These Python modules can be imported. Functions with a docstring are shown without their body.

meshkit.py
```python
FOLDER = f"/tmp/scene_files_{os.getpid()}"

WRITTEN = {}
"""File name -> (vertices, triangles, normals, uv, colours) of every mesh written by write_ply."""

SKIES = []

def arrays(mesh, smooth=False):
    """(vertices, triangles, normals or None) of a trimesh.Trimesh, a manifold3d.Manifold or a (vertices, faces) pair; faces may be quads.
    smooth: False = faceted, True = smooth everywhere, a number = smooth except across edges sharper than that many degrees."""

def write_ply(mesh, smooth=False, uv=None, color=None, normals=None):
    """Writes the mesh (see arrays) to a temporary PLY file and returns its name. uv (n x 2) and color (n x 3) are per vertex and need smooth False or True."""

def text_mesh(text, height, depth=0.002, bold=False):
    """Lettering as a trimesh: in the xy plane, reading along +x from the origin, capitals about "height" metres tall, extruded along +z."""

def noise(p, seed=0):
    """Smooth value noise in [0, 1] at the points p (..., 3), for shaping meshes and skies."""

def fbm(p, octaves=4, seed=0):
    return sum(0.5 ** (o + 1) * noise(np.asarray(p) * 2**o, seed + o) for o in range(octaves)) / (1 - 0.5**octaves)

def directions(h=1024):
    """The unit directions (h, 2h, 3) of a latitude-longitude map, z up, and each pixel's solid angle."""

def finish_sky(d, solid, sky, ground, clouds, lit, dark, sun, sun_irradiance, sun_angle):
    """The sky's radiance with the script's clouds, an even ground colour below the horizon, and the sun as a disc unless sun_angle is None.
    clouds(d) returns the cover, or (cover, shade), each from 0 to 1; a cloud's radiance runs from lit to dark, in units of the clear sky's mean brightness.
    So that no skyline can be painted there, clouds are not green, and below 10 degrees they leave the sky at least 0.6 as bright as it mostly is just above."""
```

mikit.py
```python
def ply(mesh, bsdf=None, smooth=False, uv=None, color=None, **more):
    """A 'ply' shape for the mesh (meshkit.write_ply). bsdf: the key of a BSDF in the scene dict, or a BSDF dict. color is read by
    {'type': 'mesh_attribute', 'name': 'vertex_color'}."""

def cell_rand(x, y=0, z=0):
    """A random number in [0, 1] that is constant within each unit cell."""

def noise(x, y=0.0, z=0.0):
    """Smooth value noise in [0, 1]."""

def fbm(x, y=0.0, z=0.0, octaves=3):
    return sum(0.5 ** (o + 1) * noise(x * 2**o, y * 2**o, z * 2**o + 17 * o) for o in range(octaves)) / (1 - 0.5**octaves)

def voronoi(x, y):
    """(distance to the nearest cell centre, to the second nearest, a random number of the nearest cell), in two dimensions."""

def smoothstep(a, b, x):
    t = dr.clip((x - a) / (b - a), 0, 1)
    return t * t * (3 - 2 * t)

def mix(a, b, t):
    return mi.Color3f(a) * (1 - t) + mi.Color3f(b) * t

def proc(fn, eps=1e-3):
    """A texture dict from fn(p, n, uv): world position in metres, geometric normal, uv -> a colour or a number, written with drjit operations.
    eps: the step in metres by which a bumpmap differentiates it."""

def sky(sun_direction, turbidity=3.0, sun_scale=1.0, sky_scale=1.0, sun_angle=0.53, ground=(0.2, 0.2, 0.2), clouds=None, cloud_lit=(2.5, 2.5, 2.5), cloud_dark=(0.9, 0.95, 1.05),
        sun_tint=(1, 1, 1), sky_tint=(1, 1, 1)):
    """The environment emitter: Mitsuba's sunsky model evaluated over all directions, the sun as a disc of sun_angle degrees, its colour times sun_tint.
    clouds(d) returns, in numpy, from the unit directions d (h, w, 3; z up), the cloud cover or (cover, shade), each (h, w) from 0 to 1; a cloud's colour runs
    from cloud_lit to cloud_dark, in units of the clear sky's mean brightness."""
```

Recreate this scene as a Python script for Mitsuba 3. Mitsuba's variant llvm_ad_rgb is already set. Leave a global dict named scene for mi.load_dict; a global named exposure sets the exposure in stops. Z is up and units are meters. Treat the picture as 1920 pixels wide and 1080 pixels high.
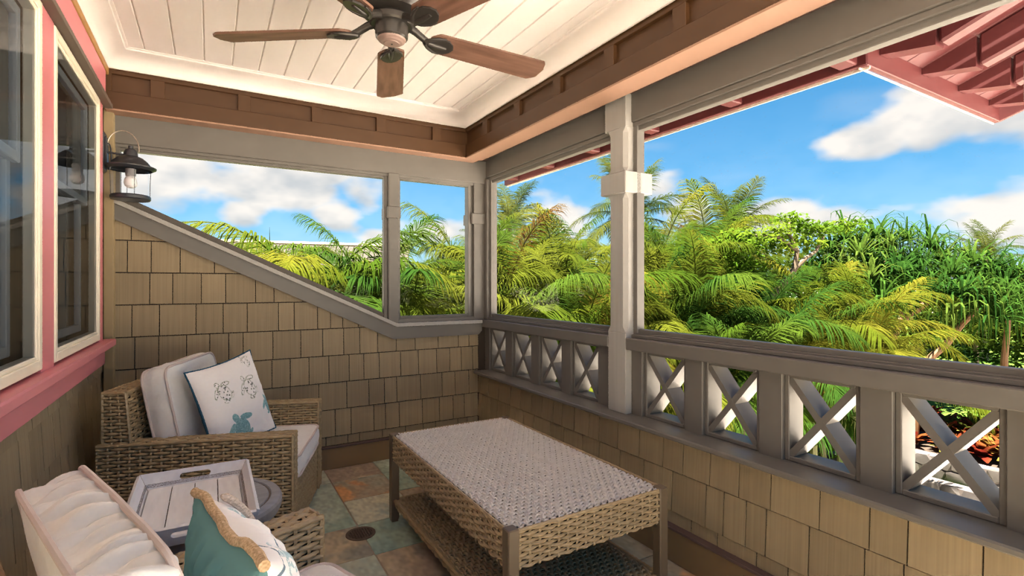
import math, random
import numpy as np, trimesh, mitsuba as mi, drjit as dr, mikit, meshkit
import shapely.geometry as sg
from shapely import affinity
from mikit import proc, noise, fbm, voronoi, cell_rand, smoothstep, mix

scene, labels = {}, {}
rng = random.Random(7)
T = mi.ScalarTransform4f

# ------------------------------------------------------------------ camera, sky, sun, exposure
YAW = math.radians(30.53)
scene['camera'] = {'type': 'perspective', 'fov': 2 * math.degrees(math.atan(960 / 959.1)), 'fov_axis': 'x', 'near_clip': 0.05, 'far_clip': 500.0,
                   'principal_point_offset_y': (540 - 532.8) / 1080,
                   'to_world': T().look_at(origin=[0, 0, 1.35], target=[math.sin(YAW), math.cos(YAW), 1.35], up=[0, 0, 1])}
exposure = 2.84
SUN = (-0.12, -0.03, 0.98)
# clouds: (azimuth from +x, elevation, half width, half height) in degrees of the cumulus banks of that day
BANKS = [(24.5, 12.8, 4.0, 1.8), (20.5, 13.5, 4.5, 2.4), (17.5, 14.5, 5, 3), (13.0, 13.2, 6, 2.6), (31.5, 7.0, 5, 2.2), (28.0, 6.0, 4, 1.8), (43.5, 10.6, 3.0, 2.4), (40.5, 8.3, 3.2, 2.0),
         (54.0, 6.8, 4.0, 2.2), (58.5, 5.0, 4.0, 1.5), (67.5, 5.6, 4.2, 1.8), (72.5, 4.6, 3.0, 1.4), (96.0, 9.6, 7, 3.2), (87.0, 7.2, 3.0, 2.2), (79.0, 7.2, 3.0, 2.0), (82.0, 11.6, 7, 2.0), (75.5, 10.0, 3.2, 2.0),
         (12.0, 4.6, 6, 2.2), (5.0, 5.0, 6, 3.0), (84.0, 9.0, 8.5, 2.6), (101, 9, 6, 5), (112, 11, 9, 5), (-8, 8, 9, 4), (-25, 6, 12, 4), (-50, 11, 12, 5), (-75, 7, 12, 4), (-110, 9, 14, 5), (150, 9, 14, 5), (185, 7, 12, 4), (215, 12, 14, 6)]


def clouds(d):
    az = np.degrees(np.arctan2(d[..., 1], d[..., 0]))
    el = np.degrees(np.arcsin(np.clip(d[..., 2], -1, 1)))
    q = np.stack([az * 0.16, el * 0.30, 0 * az], -1)
    n = meshkit.fbm(q, 5, 3)
    n2 = meshkit.fbm(q * 2.3 + 11.0, 4, 8)
    field = np.zeros_like(az)
    under = np.zeros_like(az)
    for a, e, w, h in BANKS:
        da = (az - a + 180) % 360 - 180
        g = np.exp(-((da / w) ** 2 + ((el - e) / h) ** 2) * 0.9)
        field = np.maximum(field, g)
        under = np.maximum(under, g * np.clip((e + 0.1 * h - el) / h, 0, 1))
    x = 0.85 * field + (n - 0.5) * 1.35
    cover = np.clip((x - 0.20) / 0.50, 0, 1)
    cover = 0.94 * cover * cover * (3 - 2 * cover)
    veil = np.clip((meshkit.fbm(q * np.array([0.35, 0.8, 1]) + 5.0, 4, 21) - 0.52) / 0.3, 0, 1) * 0.30 * np.clip(1 - el / 40, 0, 1)
    haze = 0.62 * np.exp(-np.clip(el, 0, 90) / 7.0)
    cover = np.maximum(np.maximum(cover, veil), haze)
    shade = np.clip(0.15 + 0.9 * under + (n2 - 0.5) * 1.7, 0, 1)
    return cover, shade


scene['sky'] = mikit.sky(SUN, turbidity=2.6, sun_scale=5.3, sky_scale=0.385, ground=(0.50, 0.46, 0.41), clouds=clouds, cloud_lit=(2.9, 2.68, 2.4), cloud_dark=(1.8, 1.82, 1.8),
                         sky_tint=(0.30, 1.12, 1.46), sun_tint=(0.94, 0.985, 1.03))

# ------------------------------------------------------------------ materials


def M(key, rgb, rough=0.5, **kw):
    d = {'type': 'principled', 'base_color': rgb if isinstance(rgb, dict) else {'type': 'rgb', 'value': list(rgb)}, 'roughness': rough, 'specular': kw.pop('spec', 0.4), **kw}
    scene['mat_' + key] = {'type': 'twosided', 'bsdf': d} if 'spec_trans' not in kw else d
    return 'mat_' + key


def streaks(p, n, sx, sz):
    """fibre-like streaks running up and down, on whichever upright face"""
    t = dr.select(dr.abs(n.x) > 0.6, p.y, p.x)
    return noise(t * sx, p.z * sz, t * 0.0 + 3.0) * 0.6 + noise(t * sx * 2.7, p.z * sz * 1.7, 5.0) * 0.4


def shingle_colour(a, b):
    return proc(lambda p, n, uv: mix(a, b, streaks(p, n, 170.0, 3.0)) * (0.94 + 0.12 * noise(p.x * 5, p.y * 5, p.z * 5)))


SH = [M('shingle_%d' % i, shingle_colour([c * k for c in (0.240, 0.188, 0.115)], [c * k for c in (0.296, 0.235, 0.147)]), 0.62) for i, k in enumerate((0.93, 1.0, 1.07))]
SHC = SH
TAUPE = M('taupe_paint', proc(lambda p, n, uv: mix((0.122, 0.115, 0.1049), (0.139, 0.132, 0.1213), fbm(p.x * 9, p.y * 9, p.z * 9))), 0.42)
BROWN = M('brown_paint', proc(lambda p, n, uv: mix((0.058, 0.026, 0.0091), (0.069, 0.031, 0.0114), fbm(p.x * 7, p.y * 7, p.z * 7))), 0.45)
SOFFIT = M('soffit_paint', (0.310, 0.185, 0.1290), 0.5)
BASE = M('baseboard_paint', (0.215, 0.145, 0.075), 0.5)
FLASH = M('dark_flashing', (0.10, 0.065, 0.06), 0.45)
WHITE = M('ceiling_white', proc(lambda p, n, uv: mix((0.70, 0.655, 0.635), (0.73, 0.685, 0.665), fbm(p.x * 3, p.y * 3, p.z * 3))), 0.55)
GROOVE = M('ceiling_groove', (0.74, 0.68, 0.62), 0.6)
PAPER = M('building_paper', (0.05, 0.038, 0.028), 0.85)
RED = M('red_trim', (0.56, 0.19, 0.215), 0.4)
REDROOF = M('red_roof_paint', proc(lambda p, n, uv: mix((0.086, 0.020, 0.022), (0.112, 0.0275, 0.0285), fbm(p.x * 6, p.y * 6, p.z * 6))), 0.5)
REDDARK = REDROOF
VINYL = M('cream_vinyl', (0.78, 0.72, 0.60), 0.35)
OLIVE = M('olive_corner', (0.30, 0.23, 0.13), 0.5)
ROOM = M('room_wall', (0.46, 0.46, 0.45), 0.8)
CURTAIN = M('curtain_cloth', (0.34, 0.40, 0.46), 0.8)
scene['mat_pane'] = {'type': 'thindielectric', 'int_ior': 1.07}
scene['mat_window_glass'] = {'type': 'thindielectric', 'int_ior': 1.5, 'specular_reflectance': {'type': 'rgb', 'value': [0.55, 0.6, 0.65]}}
scene['mat_window_screen'] = {'type': 'thindielectric', 'int_ior': 1.12, 'specular_transmittance': {'type': 'rgb', 'value': [0.42, 0.46, 0.50]}, 'specular_reflectance': {'type': 'rgb', 'value': [0.5, 0.5, 0.5]}}

# ------------------------------------------------------------------ mesh helpers


def bx(x0, x1, y0, y1, z0, z1, b=0.0):
    if b <= 0:
        m = trimesh.creation.box(extents=[x1 - x0, y1 - y0, z1 - z0])
        m.apply_translation([(x0 + x1) / 2, (y0 + y1) / 2, (z0 + z1) / 2])
        return m
    b = min(b, (x1 - x0) * 0.45, (y1 - y0) * 0.45, (z1 - z0) * 0.45)
    pts = []
    for i, x in enumerate((x0, x1)):
        for j, y in enumerate((y0, y1)):
            for k, z in enumerate((z0, z1)):
                sx, sy, sz = (1 - 2 * i) * b, (1 - 2 * j) * b, (1 - 2 * k) * b
                pts += [(x, y + sy, z + sz), (x + sx, y, z + sz), (x + sx, y + sy, z)]
    return trimesh.convex.convex_hull(np.array(pts))


def cat(*ms):
    out = []
    for m in ms:
        out += list(m) if isinstance(m, (list, tuple)) else [m]
    return trimesh.util.concatenate(out)


def tube(pts, r, n=8, closed=False, caps=True):
    P = np.asarray(pts, float)
    m = len(P)
    R = np.broadcast_to(np.asarray(r, float), (m,))
    tg = np.roll(P, -1, 0) - np.roll(P, 1, 0) if closed else np.gradient(P, axis=0)
    tg /= np.linalg.norm(tg, axis=1, keepdims=True) + 1e-12
    ref = np.array([0, 0, 1.0]) if abs(tg[0][2]) < 0.9 else np.array([1.0, 0, 0])
    u = np.cross(tg[0], ref)
    u /= np.linalg.norm(u)
    a = np.arange(n) / n * 2 * np.pi
    V = []
    for i in range(m):
        u = u - tg[i] * (u @ tg[i])
        u /= np.linalg.norm(u) + 1e-12
        v = np.cross(tg[i], u)
        V.append(P[i] + R[i] * (np.cos(a)[:, None] * u + np.sin(a)[:, None] * v))
    V = np.vstack(V)
    F = []
    for i in range(m if closed else m - 1):
        j = (i + 1) % m
        for k in range(n):
            l = (k + 1) % n
            F += [(i * n + k, i * n + l, j * n + l), (i * n + k, j * n + l, j * n + k)]
    if caps and not closed:
        V = np.vstack([V, P[0], P[-1]])
        c0, c1 = len(V) - 2, len(V) - 1
        for k in range(n):
            l = (k + 1) % n
            F += [(c0, l, k), (c1, (m - 1) * n + k, (m - 1) * n + l)]
    return trimesh.Trimesh(V, np.array(F), process=False)


def lathe(profile, n=32, at=(0, 0, 0)):
    """profile (r, z) from bottom to top; closed on the axis where r = 0"""
    pr = np.array(profile, float)
    a = np.arange(n) / n * 2 * np.pi
    V = np.stack([np.outer(pr[:, 0], np.cos(a)), np.outer(pr[:, 0], np.sin(a)), np.repeat(pr[:, 1:2], n, 1)], -1).reshape(-1, 3)
    F = []
    for i in range(len(pr) - 1):
        for k in range(n):
            l = (k + 1) % n
            F += [(i * n + k, i * n + l, (i + 1) * n + l), (i * n + k, (i + 1) * n + l, (i + 1) * n + k)]
    m = trimesh.Trimesh(V + np.array(at), np.array(F), process=True)
    m.update_faces(m.nondegenerate_faces())
    return m


def extrude(poly, h):
    """shapely polygon(s) in xy, extruded along z"""
    gs = [g for g in getattr(poly, 'geoms', [poly]) if g.geom_type == 'Polygon' and g.area > 1e-7]
    return trimesh.util.concatenate([trimesh.creation.extrude_polygon(g, h, engine='earcut') for g in gs]) if gs else None


def wall_prism(poly, y0, y1):
    """polygon given in (x, z), slab between y0 and y1"""
    m = extrude(poly, 1.0)
    v = m.vertices
    m.vertices = np.stack([v[:, 0], y0 + (y1 - y0) * v[:, 2], v[:, 1]], -1)
    m.fix_normals()
    return m


def rotz(m, deg, at=(0, 0, 0)):
    m = m.copy()
    m.apply_transform(trimesh.transformations.rotation_matrix(math.radians(deg), [0, 0, 1]))
    m.apply_translation(at)
    return m


def frame_boxes(x0, x1, y0, y1, z0, z1, w, axis, b=0.003):
    """four-sided rectangular frame of width w; axis = the thin direction"""
    if axis == 'y':
        return [bx(x0, x0 + w, y0, y1, z0, z1, b), bx(x1 - w, x1, y0, y1, z0, z1, b), bx(x0 + w, x1 - w, y0, y1, z0, z0 + w, b), bx(x0 + w, x1 - w, y0, y1, z1 - w, z1, b)]
    return [bx(x0, x1, y0, y0 + w, z0, z1, b), bx(x0, x1, y1 - w, y1, z0, z1, b), bx(x0, x1, y0 + w, y1 - w, z0, z0 + w, b), bx(x0, x1, y0 + w, y1 - w, z1 - w, z1, b)]


counts = {}


def numbered(key):
    k = counts.get(key, 0)
    counts[key] = k + 1
    return key if k == 0 else '%s_%03d' % (key, k)


def tag(key, label=None, cat_=None, group=None, kind=None):
    d = {}
    if label: d['label'] = label
    if cat_: d['category'] = cat_
    if group: d['group'] = group
    if kind: d['kind'] = kind
    labels[key] = {**labels.get(key, {}), **d}
    return key


def part(parent, name, mesh, bsdf, smooth=30, label=None, kind=None, **kw):
    key = numbered(parent + '__' + name if parent else name)
    scene[key] = mesh if isinstance(mesh, dict) else mikit.ply(mesh, bsdf, smooth=smooth, **kw)
    if label or kind: tag(key, label, kind=kind)
    return key


def struct(name, mesh, bsdf, label=None, smooth=30, cat_=None):
    key = numbered(name)
    if mesh is not None: scene[key] = mikit.ply(mesh, bsdf, smooth=smooth)
    return tag(key, label, cat_, kind='structure')


def thing(name, label, cat_, group=None):
    return tag(numbered(name), label, cat_, group)

# ================================================================== THE SETTING
XL, YB, XR, Y0, YE = -0.53, 3.88, 1.955, -0.6, 0.30      # left wall trim face, back wall trim face, right shingle face, open end behind the camera
COURSES = [0.038 + 0.198 * k for k in range(0, 14)]   # butt heights of the shingle courses
SLOPE = -0.474


def slope_z(x, z_at_12):
    return z_at_12 + SLOPE * (x - 1.20)


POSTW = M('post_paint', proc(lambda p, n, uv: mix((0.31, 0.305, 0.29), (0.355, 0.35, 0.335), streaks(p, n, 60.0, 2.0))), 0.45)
# ---- floor: slate tiles in grout
floor = struct('floor', bx(-0.62, 2.1, Y0, 4.0, -0.12, -0.006), M('grout', (0.30, 0.24, 0.19), 0.8), 'slate tiled porch floor', cat_='floor')


def slate(a, b, c, s):
    def f(p, n, uv):
        w = fbm(p.x * 2.2 + s * 9.1, p.y * 2.2 - s * 4.3, s * 3.7, 4)
        v = fbm(p.x * 7 + 2.0 * w + s, p.y * 5, s + 9.0, 4)
        col = mix(a, b, smoothstep(0.38, 0.62, w))
        return mix(col, c, smoothstep(0.5, 0.72, v)) * (0.82 + 0.36 * noise(p.x * 60, p.y * 35, s))
    bump = {'type': 'bumpmap', 'arbitrary': proc(lambda p, n, uv: 0.0035 * fbm(p.x * 16 + s, p.y * 16, s, 4)), 'scale': 1.0,
            'bsdf': {'type': 'principled', 'base_color': proc(f), 'roughness': 0.34, 'specular': 0.5}}
    scene['mat_slate_%d' % s] = {'type': 'twosided', 'bsdf': bump}
    return 'mat_slate_%d' % s


SL = [slate((0.304, 0.388, 0.3139), (0.426, 0.483, 0.3976), (0.234, 0.336, 0.3033), 0), slate((0.385, 0.263, 0.1674), (0.304, 0.315, 0.2616), (0.568, 0.294, 0.1255), 1),
      slate((0.507, 0.493, 0.3767), (0.406, 0.420, 0.3453), (0.325, 0.388, 0.3453), 2), slate((0.356, 0.273, 0.2093), (0.244, 0.242, 0.2093), (0.426, 0.346, 0.2407), 3)]
TX = [-0.62, -0.355, -0.0, 0.355, 0.709, 1.06, 1.415, 1.77, 2.0]
TY = [-1.5, -1.0, -0.645, -0.29, 0.065, 0.42, 0.775, 1.13, 1.485, 1.84, 2.195, 2.55, 2.905, 3.26, 3.62, 3.93]
PICK = {(4, 13): 1, (4, 12): 2, (3, 13): 0, (3, 12): 0, (3, 14): 2, (4, 14): 3, (3, 11): 3, (4, 11): 0, (3, 10): 2, (4, 10): 3, (5, 14): 0, (5, 13): 0, (4, 9): 3, (5, 12): 1, (5, 11): 2}
for i in range(len(TX) - 1):
    for j in range(len(TY) - 1):
        if (i, j) == (3, 13): continue
        y1 = TY[j + 1]
        if (i, j) == (3, 12): y1 = TY[14]
        k = PICK.get((i, j), (i * 7 + j * 5 + i * j) % 4)
        g = 0.0035
        t = bx(TX[i] + g, TX[i + 1] - g, TY[j] + g, y1 - g, -0.03, 0.0, 0.002)
        t.vertices[:, 2] += np.where(t.vertices[:, 2] > -0.01, 0.0012 * math.sin(i * 3.1 + j * 1.7), 0)
        part(floor, 'tile', t, SL[k])

# ---- shingle courses


def shingle_run(parent, tri, along0, along1, place, mats, region=None, seed=1, wide=(0.085, 0.20), zmax=9.0, zmin=0.0, holes=()):
    """individually cut shingles; place(poly in (s, z), zbutt) -> mesh"""
    r = random.Random(seed)
    for c, zb in enumerate(COURSES):
        zt = zb + 0.198 - 0.007
        lo = max(zb, zmin)
        if lo > zmax or zt < zmin: continue
        s = along0
        first = True
        while s < along1 - 1e-6:
            w = r.uniform(*wide)
            if first:
                w *= r.uniform(0.4, 1.0); first = False
            e = min(s + w, along1)
            if along1 - e < 0.04: e = along1
            g = 0.0026
            poly = sg.box(s + g, lo, e - g, min(zt, zmax))
            if region is not None: poly = poly.intersection(region)
            for h in holes: poly = poly.difference(h)
            s = e
            if poly.area < 3e-4: continue
            m = place(poly, zb, r.uniform(-0.0006, 0.0006))
            if m is not None: part(parent, 'shingle', m, mats[r.randrange(len(mats))], smooth=False)


def lay(poly, zb, axis, face, out, j):
    """extrude a shingle and lean it: its butt stands 'out' proud of the face, its top is tucked in"""
    m = extrude(poly, 1.0)
    if m is None: return None
    v = m.vertices.copy()
    th = v[:, 2]
    lean = 0.011 * (1 - (v[:, 1] - zb) / 0.198) + 0.0065 + j
    off = face - out * 0.004 + out * (lean * th)
    m.vertices = np.stack([v[:, 0], off, v[:, 1]], -1) if axis == 'y' else np.stack([off, v[:, 0], v[:, 1]], -1)
    m.fix_normals()
    return m


# back wall: solid below the sloped sill
under = sg.Polygon([(-0.60, -0.1), (2.12, -0.1), (2.12, 1.02), (1.235, 1.02), (-0.60, 1.02 + 0.474 * 1.835)])
wall_back = struct('wall_back', wall_prism(under, 3.905, 4.03), PAPER, 'back porch wall of brown shingles under a sloped sill', cat_='wall')
shingle_run(wall_back, None, -0.50, 1.965, lambda p, zb, j: lay(p, zb, 'y', 3.905, -1, j), SH, region=sg.Polygon([(-0.5, 0.15), (1.99, 0.15), (1.99, 0.97), (1.225, 0.97), (-0.5, 0.97 + 0.474 * 1.725)]), seed=5, zmin=0.17)
# trim band under the sill and the sill cap, both following the slope and then level
band = sg.Polygon([(-0.50, 1.742), (1.218, 0.925), (1.955, 0.925), (1.985, 0.955), (1.985, 1.025), (1.238, 1.025), (-0.50, 1.838)])
trim_b = struct('trim_1', wall_prism(band, 3.868, 3.91), TAUPE, 'taupe band under the sloped sill of the back wall', cat_='trim', smooth=False)
cap = sg.Polygon([(-0.525, 1.838 + 0.012), (1.238, 1.022), (1.98, 1.022), (1.98, 1.048), (1.243, 1.048), (-0.525, 1.838 + 0.040)])
struct('trim_2', wall_prism(cap, 3.846, 4.05), POSTW, 'taupe sill cap that slopes down the back wall and runs level to the corner', cat_='sill', smooth=False)
# outer roof flashing lying against the slope outside
outc = sg.Polygon([(-0.55, 1.895), (1.16, 1.085), (1.16, 1.115), (-0.55, 1.925)])
struct('trim_3', wall_prism(outc, 3.95, 4.10), M('roof_edge_grey', (0.085, 0.075, 0.066), 0.6), 'dark grey roof edge outside along the sloped sill', cat_='trim', smooth=False)
struct('trim_4', bx(-0.545, -0.497, 3.83, 3.91, 0.0, 2.40, 0.003), OLIVE, 'olive corner board where left and back walls meet', cat_='trim')

# header, mullion, corner post of the back opening
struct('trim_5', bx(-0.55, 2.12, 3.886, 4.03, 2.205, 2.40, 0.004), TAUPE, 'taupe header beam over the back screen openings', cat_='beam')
struct('trim_6', cat(bx(-0.50, 1.92, 3.896, 3.98, 2.185, 2.207, 0.003)), TAUPE, 'taupe bead under the back header beam', cat_='trim')
mul = struct('trim_7', bx(1.182, 1.266, 3.875, 4.02, 1.04, 2.21, 0.004), TAUPE, 'taupe mullion post between the back screens', cat_='post')
part(mul, 'collar', bx(1.172, 1.276, 3.862, 4.03, 1.86, 1.95, 0.004), TAUPE)
cp = struct('trim_8', cat(bx(1.925, 2.06, 3.90, 4.05, 1.04, 2.40, 0.004), bx(1.895, 1.93, 3.93, 4.02, 1.04, 2.21, 0.003), bx(2.02, 2.09, 3.845, 3.905, 1.05, 2.24, 0.003)), TAUPE, 'taupe post in the back right corner', cat_='post')
part(cp, 'collar', bx(1.90, 2.075, 3.885, 4.06, 1.86, 1.95, 0.004), TAUPE)
# screens of the back opening
w1 = struct('window_1', None, None, 'screened sloped opening in the back wall', cat_='window')
z_r, z_l = 1.06, 1.06 + 0.474 * 1.665
part(w1, 'sloping_sill', wall_prism(sg.Polygon([(-0.50, slope_z(-0.50, 1.055)), (1.182, slope_z(1.182, 1.055)), (1.182, slope_z(1.182, 1.105)), (-0.50, slope_z(-0.50, 1.105))]), 3.915, 3.96), 'mat_roof_edge_grey', smooth=False, label='dark grey sloping edge')
fr1 = [
       bx(1.156, 1.184, 3.905, 3.96, 1.08, 2.19, 0.003), bx(-0.50, -0.474, 3.905, 3.96, 1.86, 2.19, 0.003), bx(-0.50, 1.182, 3.91, 3.955, 2.168, 2.19, 0.003)]
part(w1, 'frame', cat(fr1), TAUPE, smooth=False)
part(w1, 'screen', wall_prism(sg.Polygon([(-0.48, slope_z(-0.48, 1.09)), (1.16, slope_z(1.16, 1.09)), (1.16, 2.17), (-0.48, 2.17)]).buffer(0), 3.9345, 3.935), 'mat_pane', smooth=False)
w2 = struct('window_2', cat(frame_boxes(1.262, 1.90, 3.91, 3.955, 1.075, 2.195, 0.024, 'y'), bx(1.26, 1.92, 3.885, 3.96, 1.046, 1.078, 0.003)), TAUPE, 'narrow screened opening beside the back right corner', cat_='window')


def sheet(axis, at, a0, a1, z0, z1):
    v = [(at, a0, z0), (at, a1, z0), (at, a1, z1), (at, a0, z1)] if axis == 'x' else [(a0, at, z0), (a1, at, z0), (a1, at, z1), (a0, at, z1)]
    return trimesh.Trimesh(np.array(v), np.array([(0, 1, 2), (0, 2, 3)]), process=False)


scene[w1 + '__screen'] = mikit.ply(trimesh.Trimesh(np.array([(-0.48, 3.935, slope_z(-0.48, 1.09)), (1.16, 3.935, slope_z(1.16, 1.09)), (1.16, 3.935, 2.17), (-0.48, 3.935, 2.17)]), np.array([(0, 1, 2), (0, 2, 3)]), process=False), 'mat_pane')
part(w2, 'screen', sheet('y', 3.935, 1.284, 1.878, 1.097, 2.173), 'mat_pane')

bb = struct('baseboard_back', bx(-0.5, 1.96, 3.88, 3.91, 0.0, 0.152, 0.003), BASE, 'brown baseboard of the back wall', cat_='baseboard')
part(bb, 'flashing', bx(-0.5, 1.96, 3.872, 3.906, 0.152, 0.166, 0.002), FLASH, label='dark strip on top')

# ---- right wall: shingled knee wall, ledge, lattice railing, post, screens
wall_right = struct('wall_right', bx(1.968, 2.11, Y0, 4.03, -0.3, 0.602), PAPER, 'low right porch wall of brown shingles under the railing', cat_='wall')
shingle_run(wall_right, None, 0.1, 3.89, lambda p, zb, j: lay(p, zb, 'x', 1.968, -1, j), SH, seed=12, zmin=0.172, zmax=0.6, wide=(0.09, 0.20))
br = struct('baseboard_right', bx(1.932, 1.97, Y0, 3.88, 0.0, 0.158, 0.003), BASE, 'brown baseboard of the right wall', cat_='baseboard')
part(br, 'flashing', bx(1.922, 1.966, Y0, 3.872, 0.158, 0.172, 0.002), FLASH, label='dark strip on top')

PIER = 0.105
near_p = [2.045 - 0.397 * k for k in range(0, 5)]       # lower edges (towards the camera) of the near piers
far_p = [3.442 - 0.378 * k for k in range(0, 4)]


def lattice(parent, y0, y1):
    k = part(parent, 'lattice_panel', cat(frame_boxes(2.046, 2.15, y0, y1, 0.626, 0.985, 0.02, 'x')), TAUPE)
    a, b, z0, z1 = y0 + 0.02, y1 - 0.02, 0.646, 0.965
    for q, (p, r) in enumerate((((a, z0), (b, z1)), ((a, z1), (b, z0)))):
        line = sg.LineString([p, r]).buffer(0.0115, cap_style=3)
        line = affinity.scale(line, 1.15, 1.15).intersection(sg.box(a, z0, b, z1))
        m = extrude(line, 1.0)
        v = m.vertices
        d0, d1 = (2.048, 2.148) if q == 0 else (2.0495, 2.147)
        m.vertices = np.stack([d0 + (d1 - d0) * v[:, 2], v[:, 0], v[:, 1]], -1)
        m.fix_normals()
        part(k, 'cross_bar', m, TAUPE, smooth=False)


rail_far = thing('railing', 'taupe porch railing with crossed lattice panels between the back corner and the square post', 'railing')
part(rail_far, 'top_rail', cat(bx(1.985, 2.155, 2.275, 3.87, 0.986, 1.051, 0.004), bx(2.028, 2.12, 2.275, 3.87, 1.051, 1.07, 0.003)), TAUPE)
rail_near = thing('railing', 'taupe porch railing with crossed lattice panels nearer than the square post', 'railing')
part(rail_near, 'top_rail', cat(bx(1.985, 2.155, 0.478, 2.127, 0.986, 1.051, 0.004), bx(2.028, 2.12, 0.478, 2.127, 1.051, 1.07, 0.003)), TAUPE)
for y in near_p:
    part(rail_near, 'pier', bx(2.03, 2.15, y, min(y + PIER, 2.127), 0.62, 0.99, 0.003), TAUPE)
for y in far_p + [3.82]:
    part(rail_far, 'pier', bx(2.03, 2.15, y, y + (PIER if y < 3.8 else 0.08), 0.62, 0.99, 0.003), TAUPE)
for y0, y1 in zip([n - 0.397 + PIER for n in near_p[:4]], near_p[:4]):
    lattice(rail_near, y0 + 0.0005, y1 - 0.0005)
for y0, y1 in ((2.275, far_p[3]), (far_p[3] + PIER, far_p[2]), (far_p[2] + PIER, far_p[1]), (far_p[1] + PIER, far_p[0]), (far_p[0] + PIER, 3.82)):
    if y1 - y0 > 0.06: lattice(rail_far, y0 + 0.0005, y1 - 0.0005)
struct('trim_9', cat(bx(1.90, 2.18, Y0, 3.86, 0.600, 0.625, 0.006)), TAUPE, 'taupe ledge on top of the low right wall', cat_='ledge')


def chamfered(x0, x1, y0, y1, z0, z1, c, run=0.03):
    """square post whose four arrises are chamfered between z0 and z1, running out at both ends"""
    rings = []
    for z, k in ((z0, 0.0008), (z0 + run, c), (z1 - run, c), (z1, 0.0008)):
        rings.append([(x0 + k, y0, z), (x1 - k, y0, z), (x1, y0 + k, z), (x1, y1 - k, z), (x1 - k, y1, z), (x0 + k, y1, z), (x0, y1 - k, z), (x0, y0 + k, z)])
    V = np.array(rings).reshape(-1, 3)
    F = []
    for i in range(3):
        for k in range(8):
            l = (k + 1) % 8
            F += [(i * 8 + k, i * 8 + l, (i + 1) * 8 + l), (i * 8 + k, (i + 1) * 8 + l, (i + 1) * 8 + k)]
    for k in range(1, 7):
        F += [(0, k + 1, k), (24, 24 + k, 25 + k)]
    return trimesh.Trimesh(V, np.array(F), process=False)


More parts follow.
